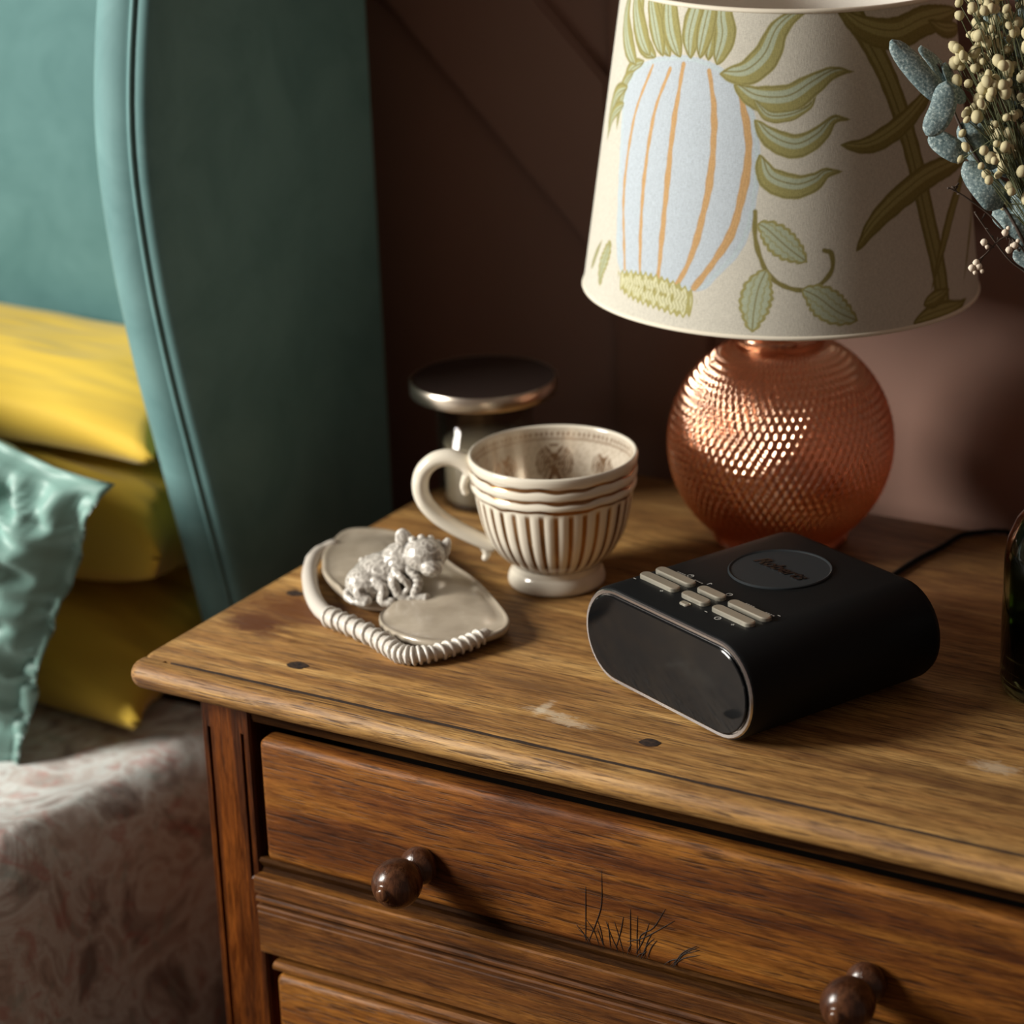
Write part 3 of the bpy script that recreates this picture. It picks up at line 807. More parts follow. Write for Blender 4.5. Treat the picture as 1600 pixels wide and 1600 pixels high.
SHD['leaves'] += [[[[-2.12, .157], [-2.25, .168], [-2.33, .183], [-2.31, .203]], .017], [[[-1.99, .165], [-2.10, .176], [-2.20, .194], [-2.18, .212]], .017],
                  [[[-2.19, .142], [-2.34, .134], [-2.41, .118], [-2.40, .104]], .011], [[[-2.21, .131], [-2.36, .120], [-2.42, .102]], .009],
                  [[[-1.62, .168], [-1.60, .185], [-1.56, .205], [-1.50, .215]], .014], [[[-1.88, .166], [-1.95, .180], [-2.03, .2], [-2.02, .214]], .015]]
OL = np.array([0.225, 0.195, 0.065]); OL2 = np.array([0.33, 0.305, 0.12]); PG = np.array([0.42, 0.47, 0.34]); LB = np.array([0.49, 0.555, 0.61]); OR = np.array([0.50, 0.315, 0.145])
CR = np.array([0.61, 0.59, 0.51])
def seg_dist(U, V, P):
    """distance to polyline P (k,2), with parameter 0..1 along it and the side sign"""
    best = np.full(U.shape, 1e9); par = np.zeros(U.shape); sgn = np.zeros(U.shape)
    L = np.r_[0, np.cumsum(np.hypot(*(np.diff(P, axis=0).T)))]
    for i in range(len(P) - 1):
        a = P[i]; d = P[i + 1] - a; dd = d @ d
        if dd < 1e-12: continue
        t = np.clip(((U - a[0]) * d[0] + (V - a[1]) * d[1]) / dd, 0, 1)
        qx = U - a[0] - t * d[0]; qy = V - a[1] - t * d[1]
        q = np.hypot(qx, qy)
        mk_ = q < best
        best[mk_] = q[mk_]; par[mk_] = ((L[i] + t * (L[i + 1] - L[i])) / L[-1])[mk_]
        sgn[mk_] = np.sign(qx * d[1] - qy * d[0])[mk_]
    return best, par, sgn
def smooth_poly(P, closed=False, per=6):
    Q = [Vector((p[0], p[1], 0)) for p in P]
    if closed: Q = Q[-2:] + Q + Q[:2]
    C = catmull(Q, per)
    if closed: C = C[per * 2:-per * 2]
    return np.array([(c.x, c.y) for c in C])
def inside(U, V, P):
    r = np.zeros(U.shape, bool); n = len(P)
    for i in range(n):
        x1, y1 = P[i]; x2, y2 = P[(i + 1) % n]
        if y1 == y2: continue
        c = ((y1 > V) != (y2 > V)) & (U < (x2 - x1) * (V - y1) / (y2 - y1) + x1)
        r ^= c
    return r
AA = 0.0005
def cov(d): return np.clip(0.5 - d / AA / 2, 0, 1)[:, None]
def paint_shade(th, z, shift=0.0):
    """th, z arrays (flat) -> rgb"""
    k = 0.118
    U = (th - shift) * k; V = z.copy()
    C = np.tile(CR, (len(U), 1))
    T = lambda P: np.array([(p[0] * k, p[1]) for p in P])
    def put(idx, a, col): C[idx] = C[idx] * (1 - a) + col * a
    wob = 0.00015 * np.sin(V * 500 + U * 200) + 0.00012 * np.sin(U * 700 - V * 330)
    # fruit body
    B = smooth_poly(T(SHD['body']), True)
    d, _, _ = seg_dist(U, V, np.vstack([B, B[:1]])); ins = inside(U, V, B); d = np.where(ins, -d, d) + wob
    put(slice(None), cov(d), LB)
    put(slice(None), cov(np.abs(d + 0.0022) - 0.0010) * 0.45, np.array([0.50, 0.62, 0.62]))
    for s_i, P in enumerate(SHD['stripes']):
        Q = smooth_poly(T(P)); d, t, sg = seg_dist(U, V, Q)
        w_ = (0.0012, 0.0014, 0.0019, 0.0021, 0.0024)[s_i] * (0.75 + 0.35 * np.sin(pi * t) + 0.12 * np.sin(t * 23 + s_i))
        put(slice(None), cov(d + wob - w_), OR); put(slice(None), cov(np.abs(d - w_ * .35) - 0.0003) * .5, OR * 1.25)
    K = smooth_poly(T(SHD['crown']), True)
    d, _, _ = seg_dist(U, V, np.vstack([K, K[:1]])); ins = inside(U, V, K); d = np.where(ins, -d, d) + 0.0012 * np.sin(U * 1500) + wob
    put(slice(None), cov(d), OL2 * 1.15)
    put(slice(None), cov(np.abs(d + 0.006 + .0012 * np.sin(U * 900)) - 0.0032) * .8, np.array([0.66, 0.66, 0.45]))
    put(slice(None), cov(d + 0.0035) * np.clip(np.sin(U * 2600 + 2 * np.sin(V * 800)), 0, 1)[:, None] * .5, OL)
    for si, (P, w_) in enumerate(SHD['stems']):
        Q = smooth_poly(T(P)); d, t, sg = seg_dist(U, V, Q); h = w_ / 2
        put(slice(None), cov(d + wob - h), OL)
        if si == 0:
            put(slice(None), cov(np.abs(d) - h * .62) , OL2 * 1.0)
            put(slice(None), cov(np.abs(d * sg - h * .15) - 0.0006), OL * .9)
    for li, (P, w_) in enumerate(SHD['leaves']):
        if 5 <= li <= 12: w_ *= 1.45
        Q = smooth_poly(T(P)); lo = Q.min(0) - w_ * .7; hi = Q.max(0) + w_ * .7
        idx = np.nonzero((U > lo[0]) & (U < hi[0]) & (V > lo[1]) & (V < hi[1]))[0]
        if not len(idx): continue
        d, t, sg = seg_dist(U[idx], V[idx], Q); wb = wob[idx]
        serr = li in (13, 14, 15, 16)
        prof = np.sin(pi * np.clip(t, 0, 1) ** (0.9 if serr else 0.75)) ** (0.8 if serr else 0.9)
        h = w_ / 2 * prof
        if serr: h = h + 0.0011 * np.abs(np.sin(t * 26)) * (prof > .1)
        e = d + wb - h
        put(idx, cov(e), OL2 if li < 18 or li > 25 else OL * 1.15)
        inner = PG if li < 18 or li > 25 else OL2 * 1.15
        ed = 0.0016 if w_ > .009 else .0009
        if serr:
            put(idx, cov(e + ed * 1.3) , inner); put(idx, cov(np.maximum(e + ed, np.abs(d) - 0.00035)), OL)
            put(idx, cov(np.maximum(e + ed, np.abs(d - w_ * .2 + .0004 * np.sin(t * 50)) - 0.0006)) * .6, OL2)
        else:
            c1 = cov(np.maximum(e + ed, np.abs(d * sg + w_ * .10) - w_ * .21 * prof)); put(idx, c1, inner)
            put(idx, cov(np.abs(d * sg + w_ * .10) - 0.0004) * (prof > .3)[:, None], OL)
            put(idx, cov(np.maximum(e + ed * .4, -(e + ed))) * .7, OL * .85)
    return C
def shade_mesh():
    th = np.concatenate([np.linspace(-2.78, 0.62, 1010), np.linspace(0.62, 2 * pi - 2.78, 360)[1:-1]])
    nz = 400
    z = np.linspace(0, ZT - ZB, nz)
    TH, ZZ = np.meshgrid(th, z, indexing='ij')
    r = RB + (RT - RB) * ZZ / (ZT - ZB)
    X = r * np.cos(TH); Y = r * np.sin(TH)
    co = np.stack([X, Y, ZZ + ZB], -1).reshape(-1, 3)
    n = len(th)
    i = np.arange(n); j = np.arange(nz - 1); I, J = np.meshgrid(i, j, indexing='ij'); I2 = (I + 1) % n
    F = np.stack([I * nz + J, I2 * nz + J, I2 * nz + J + 1, I * nz + J + 1], -1).reshape(-1, 4)
    me = bpy.data.meshes.new('shade_fabric')
    me.vertices.add(len(co)); me.vertices.foreach_set('co', co.ravel())
    me.loops.add(F.size); me.loops.foreach_set('vertex_index', F.ravel().astype(np.int32))
    me.polygons.add(len(F)); me.polygons.foreach_set('loop_start', np.arange(0, F.size, 4, dtype=np.int32))
    me.update(calc_edges=True)
    col = np.ones((len(co), 4), np.float32)
    T_ = TH.ravel(); Z_ = ZZ.ravel()
    front = T_ < 0.62
    col[front, :3] = paint_shade(T_[front], Z_[front])
    col[~front, :3] = paint_shade(T_[~front], Z_[~front], 3.75)
    at = me.color_attributes.new('print', 'FLOAT_COLOR', 'POINT')
    at.data.foreach_set('color', col.ravel())
    return me
def shade_mat():
    m = NT('printed_linen')
    a = m.node('ShaderNodeAttribute'); a.attribute_name = 'print'
    wv = m.noise(m.coords((500, 500, 2600)), 1, 2, .5); wh = m.noise(m.coords((2200, 2200, 240)), 1, 2, .5)
    f = m.math('ADD', m.math('MULTIPLY', wv, .5), m.math('MULTIPLY', wh, .5))
    c = m.mix(1.0, a.outputs['Color'], m.ramp(f, [(0.35, (0.84, 0.84, 0.84)), (0.62, (1.08, 1.08, 1.08))]), 'MULTIPLY')
    m.base(c); m.set(Roughness=0.9, Specular_IOR_Level=0.15)
    tr = m.node('ShaderNodeBsdfTranslucent'); m.link(c, tr.inputs['Color'])
    mx = m.node('ShaderNodeMixShader'); mx.inputs[0].default_value = 0.12
    m.link(m.b.outputs[0], mx.inputs[1]); m.link(tr.outputs[0], mx.inputs[2]); m.link(mx.outputs[0], m.out.inputs['Surface'])
    m.bump(f, 0.3, 0.0006)
    return m.m
me = shade_mesh()
SH = link_mesh('lamp_shade', me, shade_mat(), LAMP)
tilt = Matrix.Translation((0, 0, ZB)) @ Matrix.Rotation(radians(1.4), 4, Vector((-F_.x, -F_.y, 0)).normalized() * -1) @ Matrix.Translation((0, 0, -ZB))
SH.matrix_basis = tilt
M_lining = plain('shade_lining', (0.80, 0.77, 0.70), 0.85)
lathe('lining', [(RB - 0.0012, ZB), (RT - 0.0012, ZT)], M_lining, SH, 96)
for (rr, zz_, nm) in ((RB - 0.0006, ZB, 'bottom_ring'), (RT - 0.0006, ZT, 'top_ring')):
    lathe(nm, [(rr + 0.0016 * cos(a), zz_ + 0.0016 * sin(a)) for a in [2 * pi * k / 8 for k in range(8)]], plain('shade_trim_' + nm, (0.72, 0.67, 0.55), 0.8), SH, 128, close=True)
bm = bmesh.new()
for k in range(3):
    a = 2 * pi * k / 3 + .4
    tube_into(bm, [(0.014 * cos(a), 0.014 * sin(a), 0.247), (0.05 * cos(a), 0.05 * sin(a), 0.262), ((RT + .0195) * cos(a) * .93, (RT + .0195) * sin(a) * .93, 0.262)], 0.0012, 6)
finish('fitter', bm, M_brass, SH)

# ------------------------------------------------------------------ glass jar with a wide lid
JX, JY = 0.042, 0.354
JAR = empty('storage_jar', (JX, JY, HT))
tag(JAR, 'clear glass candle jar with wide flat dark lid and metal edge behind teacup', 'jar')
M_glass = thin_glass('clear_glass', (0.88, 0.87, 0.84))
lathe('glass_body', [(0.0, 0.004), (0.0305, 0.004), (0.0318, 0.008), (0.0320, 0.082), (0.0345, 0.082), (0.0345, 0.004), (0.0330, 0.0008), (0.0, 0.0006)], M_glass, JAR, 64)
lathe('wax', [(0.0, 0.0045), (0.0300, 0.0045), (0.0304, 0.046), (0.0290, 0.0475), (0.0, 0.0470)], plain('grey_wax', (0.30, 0.27, 0.21), 0.6), JAR, 48)
lathe('lid', [(0.0, 0.0925), (0.0500, 0.0925), (0.0506, 0.0915), (0.0506, 0.0830), (0.0, 0.0830)], plain('dark_lid', (0.022, 0.015, 0.013), 0.35), JAR, 96, angle=40)
lathe('lid_rim', [(0.0507, 0.0928), (0.0520, 0.0930), (0.0528, 0.0920), (0.0528, 0.0832), (0.0520, 0.0822), (0.0507, 0.0822)], plain('lid_metal', (0.62, 0.55, 0.46), 0.28, 1.0), JAR, 96, close=True, angle=40)

# ------------------------------------------------------------------ teacup
CUX, CUY = 0.166, 0.240
CUP = empty('teacup', (CUX, CUY, HT))
tag(CUP, 'cream footed teacup with gold bands, gold fluted stripes and scroll handle', 'cup')
def china(name, base=(0.74, 0.69, 0.58)):
    m = NT(name)
    a = m.node('ShaderNodeAttribute'); a.attribute_name = 'gold'
    f = m.math('MULTIPLY', a.outputs['Fac'], 1.0, True)
    c = m.mix(f, base, (0.26, 0.125, 0.04)); m.base(c)
    m.link(m.math('MULTIPLY', f, 0.75), m.b.inputs['Metallic'])
    m.link(m.ramp(f, [(0, (0.13,) * 3), (1, (0.22,) * 3)]), m.b.inputs['Roughness'])
    m.set(Coat_Weight=0.3, Coat_Roughness=0.05)
    return m.m
M_china = china('cream_china')
CH_OUT = [(0.0290, 0.0145), (0.0300, 0.0165), (0.0340, 0.0195), (0.0400, 0.0262), (0.0450, 0.0350), (0.0485, 0.0450), (0.0508, 0.0555), (0.0522, 0.0640), (0.0530, 0.0675), (0.0544, 0.0688), (0.0547, 0.0712), (0.0536, 0.0735),
          (0.0538, 0.0750), (0.0551, 0.0765), (0.0554, 0.0795), (0.0545, 0.0820), (0.0546, 0.0835), (0.0556, 0.0858), (0.0560, 0.0885)]
def cup_shell():
    prof = [(p.x, p.y) for p in catmull([(r, h, 0) for r, h in CH_OUT], 6)]
    nA = 384; NF = 34
    verts = []; faces = []; gold = []
    for i in range(nA):
        a = 2 * pi * i / nA
        for (r, h) in prof:
            g = 0.0
            ph = a * NF / (2 * pi) + (h - 0.02) * 0
            fl = cos(2 * pi * ph)
            t = max(0.0, min(1.0, (0.0655 - h) / 0.003)) * max(0.0, min(1.0, (h - 0.0150) / 0.004))
            rr = r * (1 + 0.007 * t * fl)
            wav = 0.0007 * sin(7 * a + 1) + 0.0004 * sin(17 * a)
            if t > 0:
                g = max(g, t * max(0.0, min(1.0, (-fl - 0.35) / 0.25)))
            for hb_ in (0.0672, 0.0742, 0.0826):
                g = max(g, max(0.0, min(1.0, (0.00135 + 0.0003 * sin(3 * a + hb_ * 900) - abs(h + wav - hb_)) / 0.0004)))
            verts.append((rr * cos(a), rr * sin(a), h)); gold.append(g)
    m = len(prof)
    for i in range(nA):
        i2 = (i + 1) % nA
        for j in range(m - 1): faces.append((i * m + j, i2 * m + j, i2 * m + j + 1, i * m + j + 1))
    me = bpy.data.meshes.new('cup_bowl'); me.from_pydata(verts, [], faces); me.update()
    at = me.attributes.new('gold', 'FLOAT', 'POINT'); at.data.foreach_set('value', gold)
    return link_mesh('cup_bowl', me, M_china, CUP)
cup_shell()
def cup_inner():
    prof = [(p.x, p.y) for p in catmull([(0.0560, 0.0885, 0), (0.0557, 0.0903, 0), (0.0545, 0.0912, 0), (0.0533, 0.0903, 0), (0.0529, 0.0880, 0), (0.0522, 0.0790, 0), (0.0508, 0.0680, 0), (0.0486, 0.0560, 0), (0.0450, 0.0440, 0), (0.0390, 0.0335, 0), (0.0290, 0.0255, 0), (0.0150, 0.0225, 0), (0.0002, 0.0220, 0)], 7)]
    nA = 384; verts = []; faces = []; gold = []
    for i in range(nA):
        a = 2 * pi * i / nA
        for (r, h) in prof:
            g = 0.0
            if r < 0.0531 and h > 0.03: g = 0.22 * max(0.0, min(1.0, (h - .045) / .012))
            if r < 0.0531 and h < 0.0885 and h > 0.042:
                # band of fine marks below the rim
                if 0.0835 < h < 0.0868: g = max(g, 0.75 * (sin(a * 90) > 0.1))
                if abs(h - 0.0822) < .0005: g = max(g, .6)
                # medallions
                k = round(a / (2 * pi) * 9); ac = k * 2 * pi / 9
                big = k % 2
                dx = (a - ac) * 0.050; dz = (h - 0.0655) * 1.0
                d = sqrt(dx * dx + dz * dz); Rm = 0.0125 if big else 0.0085
                if d < Rm: g = max(g, 0.85 * (0.5 + 0.5 * sin(d * 3300) > 0.55) )
                if d < Rm * .42: g = max(g, 0.8 * (sin(atan2(dz, dx) * 6) > -.2))
                if d > Rm and h > 0.05: g = max(g, .35 * max(0, noise.noise((a * 22, h * 700, 0)) > .12))
            verts.append((r * cos(a), r * sin(a), h)); gold.append(float(g))
    m = len(prof)
    for i in range(nA):
        i2 = (i + 1) % nA
        for j in range(m - 1): faces.append((i * m + j, i2 * m + j, i2 * m + j + 1, i * m + j + 1))
    me = bpy.data.meshes.new('cup_inside'); me.from_pydata(verts, [], faces); me.update()
    at = me.attributes.new('gold', 'FLOAT', 'POINT'); at.data.foreach_set('value', gold)
    return link_mesh('cup_inside', me, M_china, CUP)
cup_inner()
lathe('cup_foot', [(p.x, max(0.0, p.y)) for p in catmull([(0.0295, 0.0150, 0), (0.0296, 0.0130, 0), (0.0298, 0.0110, 0), (0.0310, 0.0090, 0), (0.0322, 0.0060, 0), (0.0326, 0.0030, 0), (0.0318, 0.0008, 0), (0.0295, 0.0, 0)], 4)] + [(0.0270, 0.0005), (0.0, 0.0100)], M_china, CUP, 96)
# handle, in the vertical plane through the cup axis
hd = Vector((-R_.x, -R_.y, 0)).normalized(); hd = Matrix.Rotation(radians(-6), 3, 'Z') @ hd
def hp(u, z): return hd * u + Vector((0, 0, z))
H1 = [(0.0530, 0.0770), (0.0590, 0.0835), (0.0680, 0.0868), (0.0780, 0.0850), (0.0862, 0.0775), (0.0890, 0.0665), (0.0862, 0.0555), (0.0780, 0.0455), (0.0660, 0.0370), (0.0540, 0.0305), (0.0450, 0.0262), (0.0400, 0.0245)]
C1 = catmull([hp(*p) for p in H1], 8)
n1 = len(C1)
bm = bmesh.new()
tube_into(bm, C1, [0.0046 + 0.0010 * sin(pi * i / n1) + 0.0014 * (1 - i / n1) ** 4 for i in range(n1)], 12, True, 1.15)
H2 = [(0.0560, 0.0835), (0.0560, 0.0780), (0.0585, 0.0720), (0.0600, 0.0665), (0.0590, 0.0625)]
C2 = catmull([hp(*p) for p in H2], 6); tube_into(bm, C2, [0.0038 - 0.0014 * i / len(C2) for i in range(len(C2))], 10)
ball_into(bm, C2[-1], 0.0027, 10, 8)
H3 = [(0.0520, 0.0300), (0.0480, 0.0240), (0.0462, 0.0190), (0.0475, 0.0160)]
C3 = catmull([hp(*p) for p in H3], 5); tube_into(bm, C3, [0.0036 - 0.0012 * i / len(C3) for i in range(len(C3))], 10)
ball_into(bm, C3[-1], 0.0026, 10, 8)
baked('handle', bm, [('REMESH', dict(mode='VOXEL', voxel_size=0.0007)), ('SMOOTH', dict(factor=0.5, iterations=6))], M_china, CUP)

# ------------------------------------------------------------------ ceramic trinket dish with a curled animal figure
DI = empty('trinket_dish', (0.10, 0.15, HT))
tag(DI, 'glazed ceramic trinket dish with curled animal figurine and twine wrapped branch rim', 'dish')
def dl(o): o.parent = DI; o.matrix_parent_inverse = Matrix.Translation(-DI.location); return o
def stone():
    m = NT('glazed_ceramic')
    n = m.noise(m.coords((60, 60, 60)), 1, 4)
    m.base(m.ramp(n, [(0.3, (0.34, 0.29, 0.22)), (0.7, (0.46, 0.40, 0.315))]))
    m.set(Roughness=0.26, Coat_Weight=0.4, Coat_Roughness=0.12)
    return m.m
M_stone = stone()
def wash():
    m = NT('grey_washed_ceramic')
    g = m.node('ShaderNodeNewGeometry')
    n = m.noise(m.coords((260, 260, 260)), 1, 3)
    p = m.math('ADD', g.outputs['Pointiness'], m.math('MULTIPLY', m.math('SUBTRACT', n, .5), .04))
    m.base(m.ramp(p, [(0.440, (0.02, 0.016, 0.013)), (0.485, (0.26, 0.24, 0.21)), (0.525, (0.68, 0.65, 0.59))]))
    m.set(Roughness=0.30, Coat_Weight=0.3, Coat_Roughness=0.15)
    m.bump(m.noise(m.coords((500, 500, 500)), 1, 3), .25, .0005)
    return m.m
M_wash = wash()
TRAY = [[0.0152, 0.1834], [0.0047, 0.2116], [0.0027, 0.2339], [0.0249, 0.2446], [0.0625, 0.2356], [0.1026, 0.213], [0.1362, 0.1913], [0.1713, 0.1621], [0.1878, 0.1443], [0.1916, 0.1288], [0.1812, 0.1112], [0.1634, 0.0944], [0.1427, 0.0932], [0.1202, 0.1016], [0.1079, 0.1143], [0.1037, 0.1324], [0.0939, 0.1337], [0.0776, 0.1318], [0.0517, 0.1437], [0.0301, 0.1622]]
Q = [Vector((p[0], p[1], 0)) for p in TRAY]; Q = Q[-2:] + Q + Q[:2]
O_ = catmull(Q, 8)[16:-16]
c0 = Vector((0.108, 0.165, 0))
bm = bmesh.new(); rings = []
levels = [(0.30, 0.0015), (0.80, 0.0018), (0.93, 0.0035), (0.985, 0.0062), (1.0, 0.0088), (0.995, 0.0105), (0.975, 0.0113), (0.95, 0.0108), (0.90, 0.0104), (0.82, 0.0112), (0.68, 0.0128), (0.5, 0.0140), (0.3, 0.0146), (0.12, 0.0148)]
for (s, h) in levels:
    ring = []
    for p in O_:
        q = c0 + (p - c0) * s
        dz = 0.0012 * noise.noise((q.x * 25, q.y * 25, 1)) + (0.0018 if q.x < .06 else 0) * s
        ring.append(bm.verts.new((q.x, q.y, HT + h + (dz if h > .004 else 0))))
    rings.append(ring)
m_ = len(O_)
for i in range(len(rings) - 1):
    for j in range(m_): bm.faces.new((rings[i][j], rings[i][(j + 1) % m_], rings[i + 1][(j + 1) % m_], rings[i + 1][j]))
bm.faces.new(rings[0][::-1]); bm.faces.new(rings[-1])
dl(finish('tray', bm, M_stone, None))
BR = [[0.0090, 0.208, 0.810], [0.0060, 0.190, 0.8085], [0.0176, 0.1650, 0.8065], [0.045, 0.1306, 0.8062], [0.0696, 0.11, 0.8062], [0.0923, 0.1023, 0.8062], [0.1218, 0.0915, 0.8062], [0.1440, 0.0800, 0.8062], [0.1560, 0.0790, 0.8062], [0.1660, 0.0880, 0.8064], [0.1758, 0.1060, 0.8068], [0.1830, 0.1220, 0.8090]]
CB = catmull(BR, 12); nb = len(CB)
rb_ = [0.0042 + 0.0014 * sin(pi * min(1, i / nb * 1.25)) + 0.0005 * noise.noise((i * .22, 0, 0)) for i in range(nb)]
bm = bmesh.new(); tube_into(bm, CB, rb_, 12); ball_into(bm, CB[-1], 0.0042, 10, 8)
dl(finish('branch', bm, plain('pale_branch', (0.56, 0.52, 0.46), 0.5), None))
# twine wound round the front of the branch
bm = bmesh.new()
T0 = int(nb * .37); hel = []
turns = 23; samples = turns * 12
for k in range(samples + 1):
    f = k / samples; x = T0 + (nb - 2 - T0) * f; i = int(x); fr = x - i
    p = CB[i].lerp(CB[i + 1], fr); t = (CB[i + 1] - CB[i]).normalized()
    s = Vector((0, 0, 1)).cross(t).normalized(); u = t.cross(s)
    a = 2 * pi * turns * f; r = rb_[i] + 0.0006; a += 0.9 * noise.noise((f * 40, 0, 5))
    hel.append(p + (s * cos(a) + u * sin(a)) * r)
hel = [h if h.z > HT + .0008 else Vector((h.x, h.y, HT + .0008)) for h in hel]
tube_into(bm, hel, [0.00125 + 0.0006 * noise.noise((k * .09, 0, 2)) for k in range(len(hel))], 6)
dl(finish('twine_wrap', bm, M_wash, None))
# curled animal: body, haunch, head with ears, folded legs as one continuous surface
e1 = Vector((R_.x, R_.y, 0)).normalized(); e2 = Vector((e1.y, -e1.x, 0)); e3 = Vector((0, 0, 1))
fo = Vector((0.0990, 0.1530, HT + 0.012))
def fp(a, b, c): return fo + (e1 * a + e2 * b + e3 * c) * 0.00112
rotf = Matrix((e1, e2, e3)).transposed()
def frot(*e):
    if not e: e = (0, 0, 0)
    from mathutils import Euler
    return rotf @ Euler([radians(q) for q in e]).to_matrix()
bm = bmesh.new()
mm = lambda *r: tuple(q * .00132 for q in r)
ball_into(bm, fp(-11, -2, 10), mm(17, 12, 11), 24, 16, frot(0, -22, 0))
ball_into(bm, fp(-19, 2, 7), mm(11, 10, 9), 20, 12, frot(0, 0, 0))
ball_into(bm, fp(2, -1, 16), mm(12, 10, 12), 20, 12, frot(0, -30, 0))
ball_into(bm, fp(15, 5, 24), mm(10.5, 9.5, 9), 20, 14, frot(15, 0, 10))        # head
ball_into(bm, fp(19, 12, 19.5), mm(6, 6.5, 5), 16, 12, frot(0, 20, 0))           # muzzle
ball_into(bm, fp(20.5, 17.5, 20), mm(2.1, 1.8, 1.5), 10, 8, frot())            # nose
ball_into(bm, fp(4, 1, 32), mm(4.6, 2.4, 6.5), 14, 10, frot(0, -18, 0))          # near ear
ball_into(bm, fp(26, 1, 24), mm(3.2, 3.0, 8.0), 14, 10, frot(0, 22, 0))          # far ear, drooping
for q in ((9, 4, 33, 3), (14, 3, 34, 2.8), (19, 2, 32.5, 2.8), (23, 1, 30, 2.4)): ball_into(bm, fp(*q[:3]), q[3] * .001, 10, 8)   # tufts of the brow
for q in ((11.5, 12.5, 26, 1.6), (20, 12.5, 26, 1.6)): ball_into(bm, fp(*q[:3]), q[3] * .001, 10, 8)                              # eyelids
for k in range(8): ball_into(bm, fp(-22 + 3.6 * k, -6 + .3 * k, 17.5 + 1.25 * k), .0024, 10, 8)                                     # ridge of the back
for k in range(6): ball_into(bm, fp(-19 + 4 * k, 2.2, 17 + 1.2 * k), .0021, 10, 8)
def limb(pts, r0, r1):
    C = catmull([fp(*p) for p in pts], 6); n = len(C)
    tube_into(bm, C, [(r0 + (r1 - r0) * i / n) * .00135 for i in range(n)], 10); ball_into(bm, C[-1], r1 * .0016, 10, 8); ball_into(bm, C[0], r0 * .0013, 10, 8)
limb([(2, 8, 18), (-3, 13, 12), (0, 15, 4), (6, 16, 1)], 3.0, 2.2)
limb([(6, 9, 17), (11, 14, 11), (9, 16, 4), (15, 17, 2)], 2.8, 2.2)
limb([(-2, 11, 17), (2, 15, 14), (6, 15, 9), (3, 15, 5)], 2.0, 1.8)
limb([(-20, 9, 10), (-24, 13, 5), (-19, 15, 1)], 3.0, 2.3)
limb([(-14, 10, 11), (-9, 14, 7), (-10, 16, 1), (-5, 17, 0)], 3.0, 2.3)
limb([(-27, 2, 6), (-31, 8, 2), (-26, 14, 0), (-20, 17, 0)], 2.2, 1.4)
fig = baked('figurine', bm, [('REMESH', dict(mode='VOXEL', voxel_size=0.00055)), ('SMOOTH', dict(factor=0.5, iterations=9))], M_wash, None)
_nr = [v.normal.copy() for v in fig.data.vertices]
for v, n_ in zip(fig.data.vertices, _nr):
    q = v.co * 230
    v.co += n_ * (0.00036 * (0.45 - 2 * abs(noise.noise(q))) + 0.00008 * noise.noise(q * 2.1))
dl(fig)

# ------------------------------------------------------------------ clock radio
CLR = empty('clock_radio', (0.3310, 0.0865, HT), radians(-23.6))
tag(CLR, 'black oval fronted clock radio with silver buttons on the wooden top', 'clock')
CWd, CHt, CDp = 0.160, 0.0632, 0.147
M_body = plain('soft_black_plastic', (0.0040, 0.0048, 0.0055), 0.55, 0.0, Specular_IOR_Level=0.14)
M_screen = plain('dark_gloss_screen', (0.004, 0.0045, 0.005), 0.09, 0.0, Specular_IOR_Level=0.28)
M_chrome = plain('satin_chrome', (0.55, 0.55, 0.56), 0.22, 1.0)
M_btn = plain('pewter_button', (0.50, 0.47, 0.39), 0.38, 0.75)
M_print = plain('pale_print', (0.45, 0.45, 0.43), 0.6)
def stad(w_, h_, r=None, n=10):
    r = h_ / 2 * .985 if r is None else r
    P = []
    for (cx, cz, a0) in ((w_ / 2 - r, h_ / 2 - r, 0), (-w_ / 2 + r, h_ / 2 - r, pi / 2), (-w_ / 2 + r, -h_ / 2 + r, pi), (w_ / 2 - r, -h_ / 2 + r, 1.5 * pi)):
        for k in range(n + 1):
            a = a0 + pi / 2 * k / n; P.append((cx + r * cos(a), cz + r * sin(a)))
    return P
def stadium_stack(name, secs, mat, parent, cz, angle=40):
    """secs: list of (y, inset)"""
    bm = bmesh.new(); rings = []
    for (y, ins) in secs:
        rings.append([bm.verts.new((p[0], y, cz + p[1])) for p in stad(CWd - 2 * ins, CHt - 2 * ins)])
    m = len(rings[0])
    for i in range(len(rings) - 1):
        for j in range(m): bm.faces.new((rings[i][j], rings[i][(j + 1) % m], rings[i + 1][(j + 1) % m], rings[i + 1][j]))
    bm.faces.new(rings[0][::-1]); bm.faces.new(rings[-1])
    return finish(name, bm, mat, parent, angle=angle)
CZ = 0.0012 + CHt / 2
stadium_stack('body', [(0.0022, 0.0030), (0.0016, 0.0008), (0.0036, 0.0), (CDp - 0.006, 0.0), (CDp - 0.0015, 0.0015), (CDp, 0.0060)], M_body, CLR, CZ, 55)
stadium_stack('chrome_edge', [(0.0015, 0.0044), (0.0000, 0.0040), (-0.0002, 0.0022), (0.0008, 0.0014), (0.0030, 0.0016)], M_chrome, CLR, CZ)
stadium_stack('screen', [(0.0010, 0.0052), (-0.0012, 0.0048), (-0.0016, 0.0056)], M_screen, CLR, CZ, 25)
for sx in (-1, 1):
    for yy_ in (0.02, 0.125):
        f = lathe('rubber_foot', [(0.0, 0.0), (0.006, 0.0), (0.006, 0.0025), (0.0, 0.0025)], M_body, CLR, 20); f.location = (sx * 0.035, yy_, 0.0)
ztop = CZ + CHt / 2
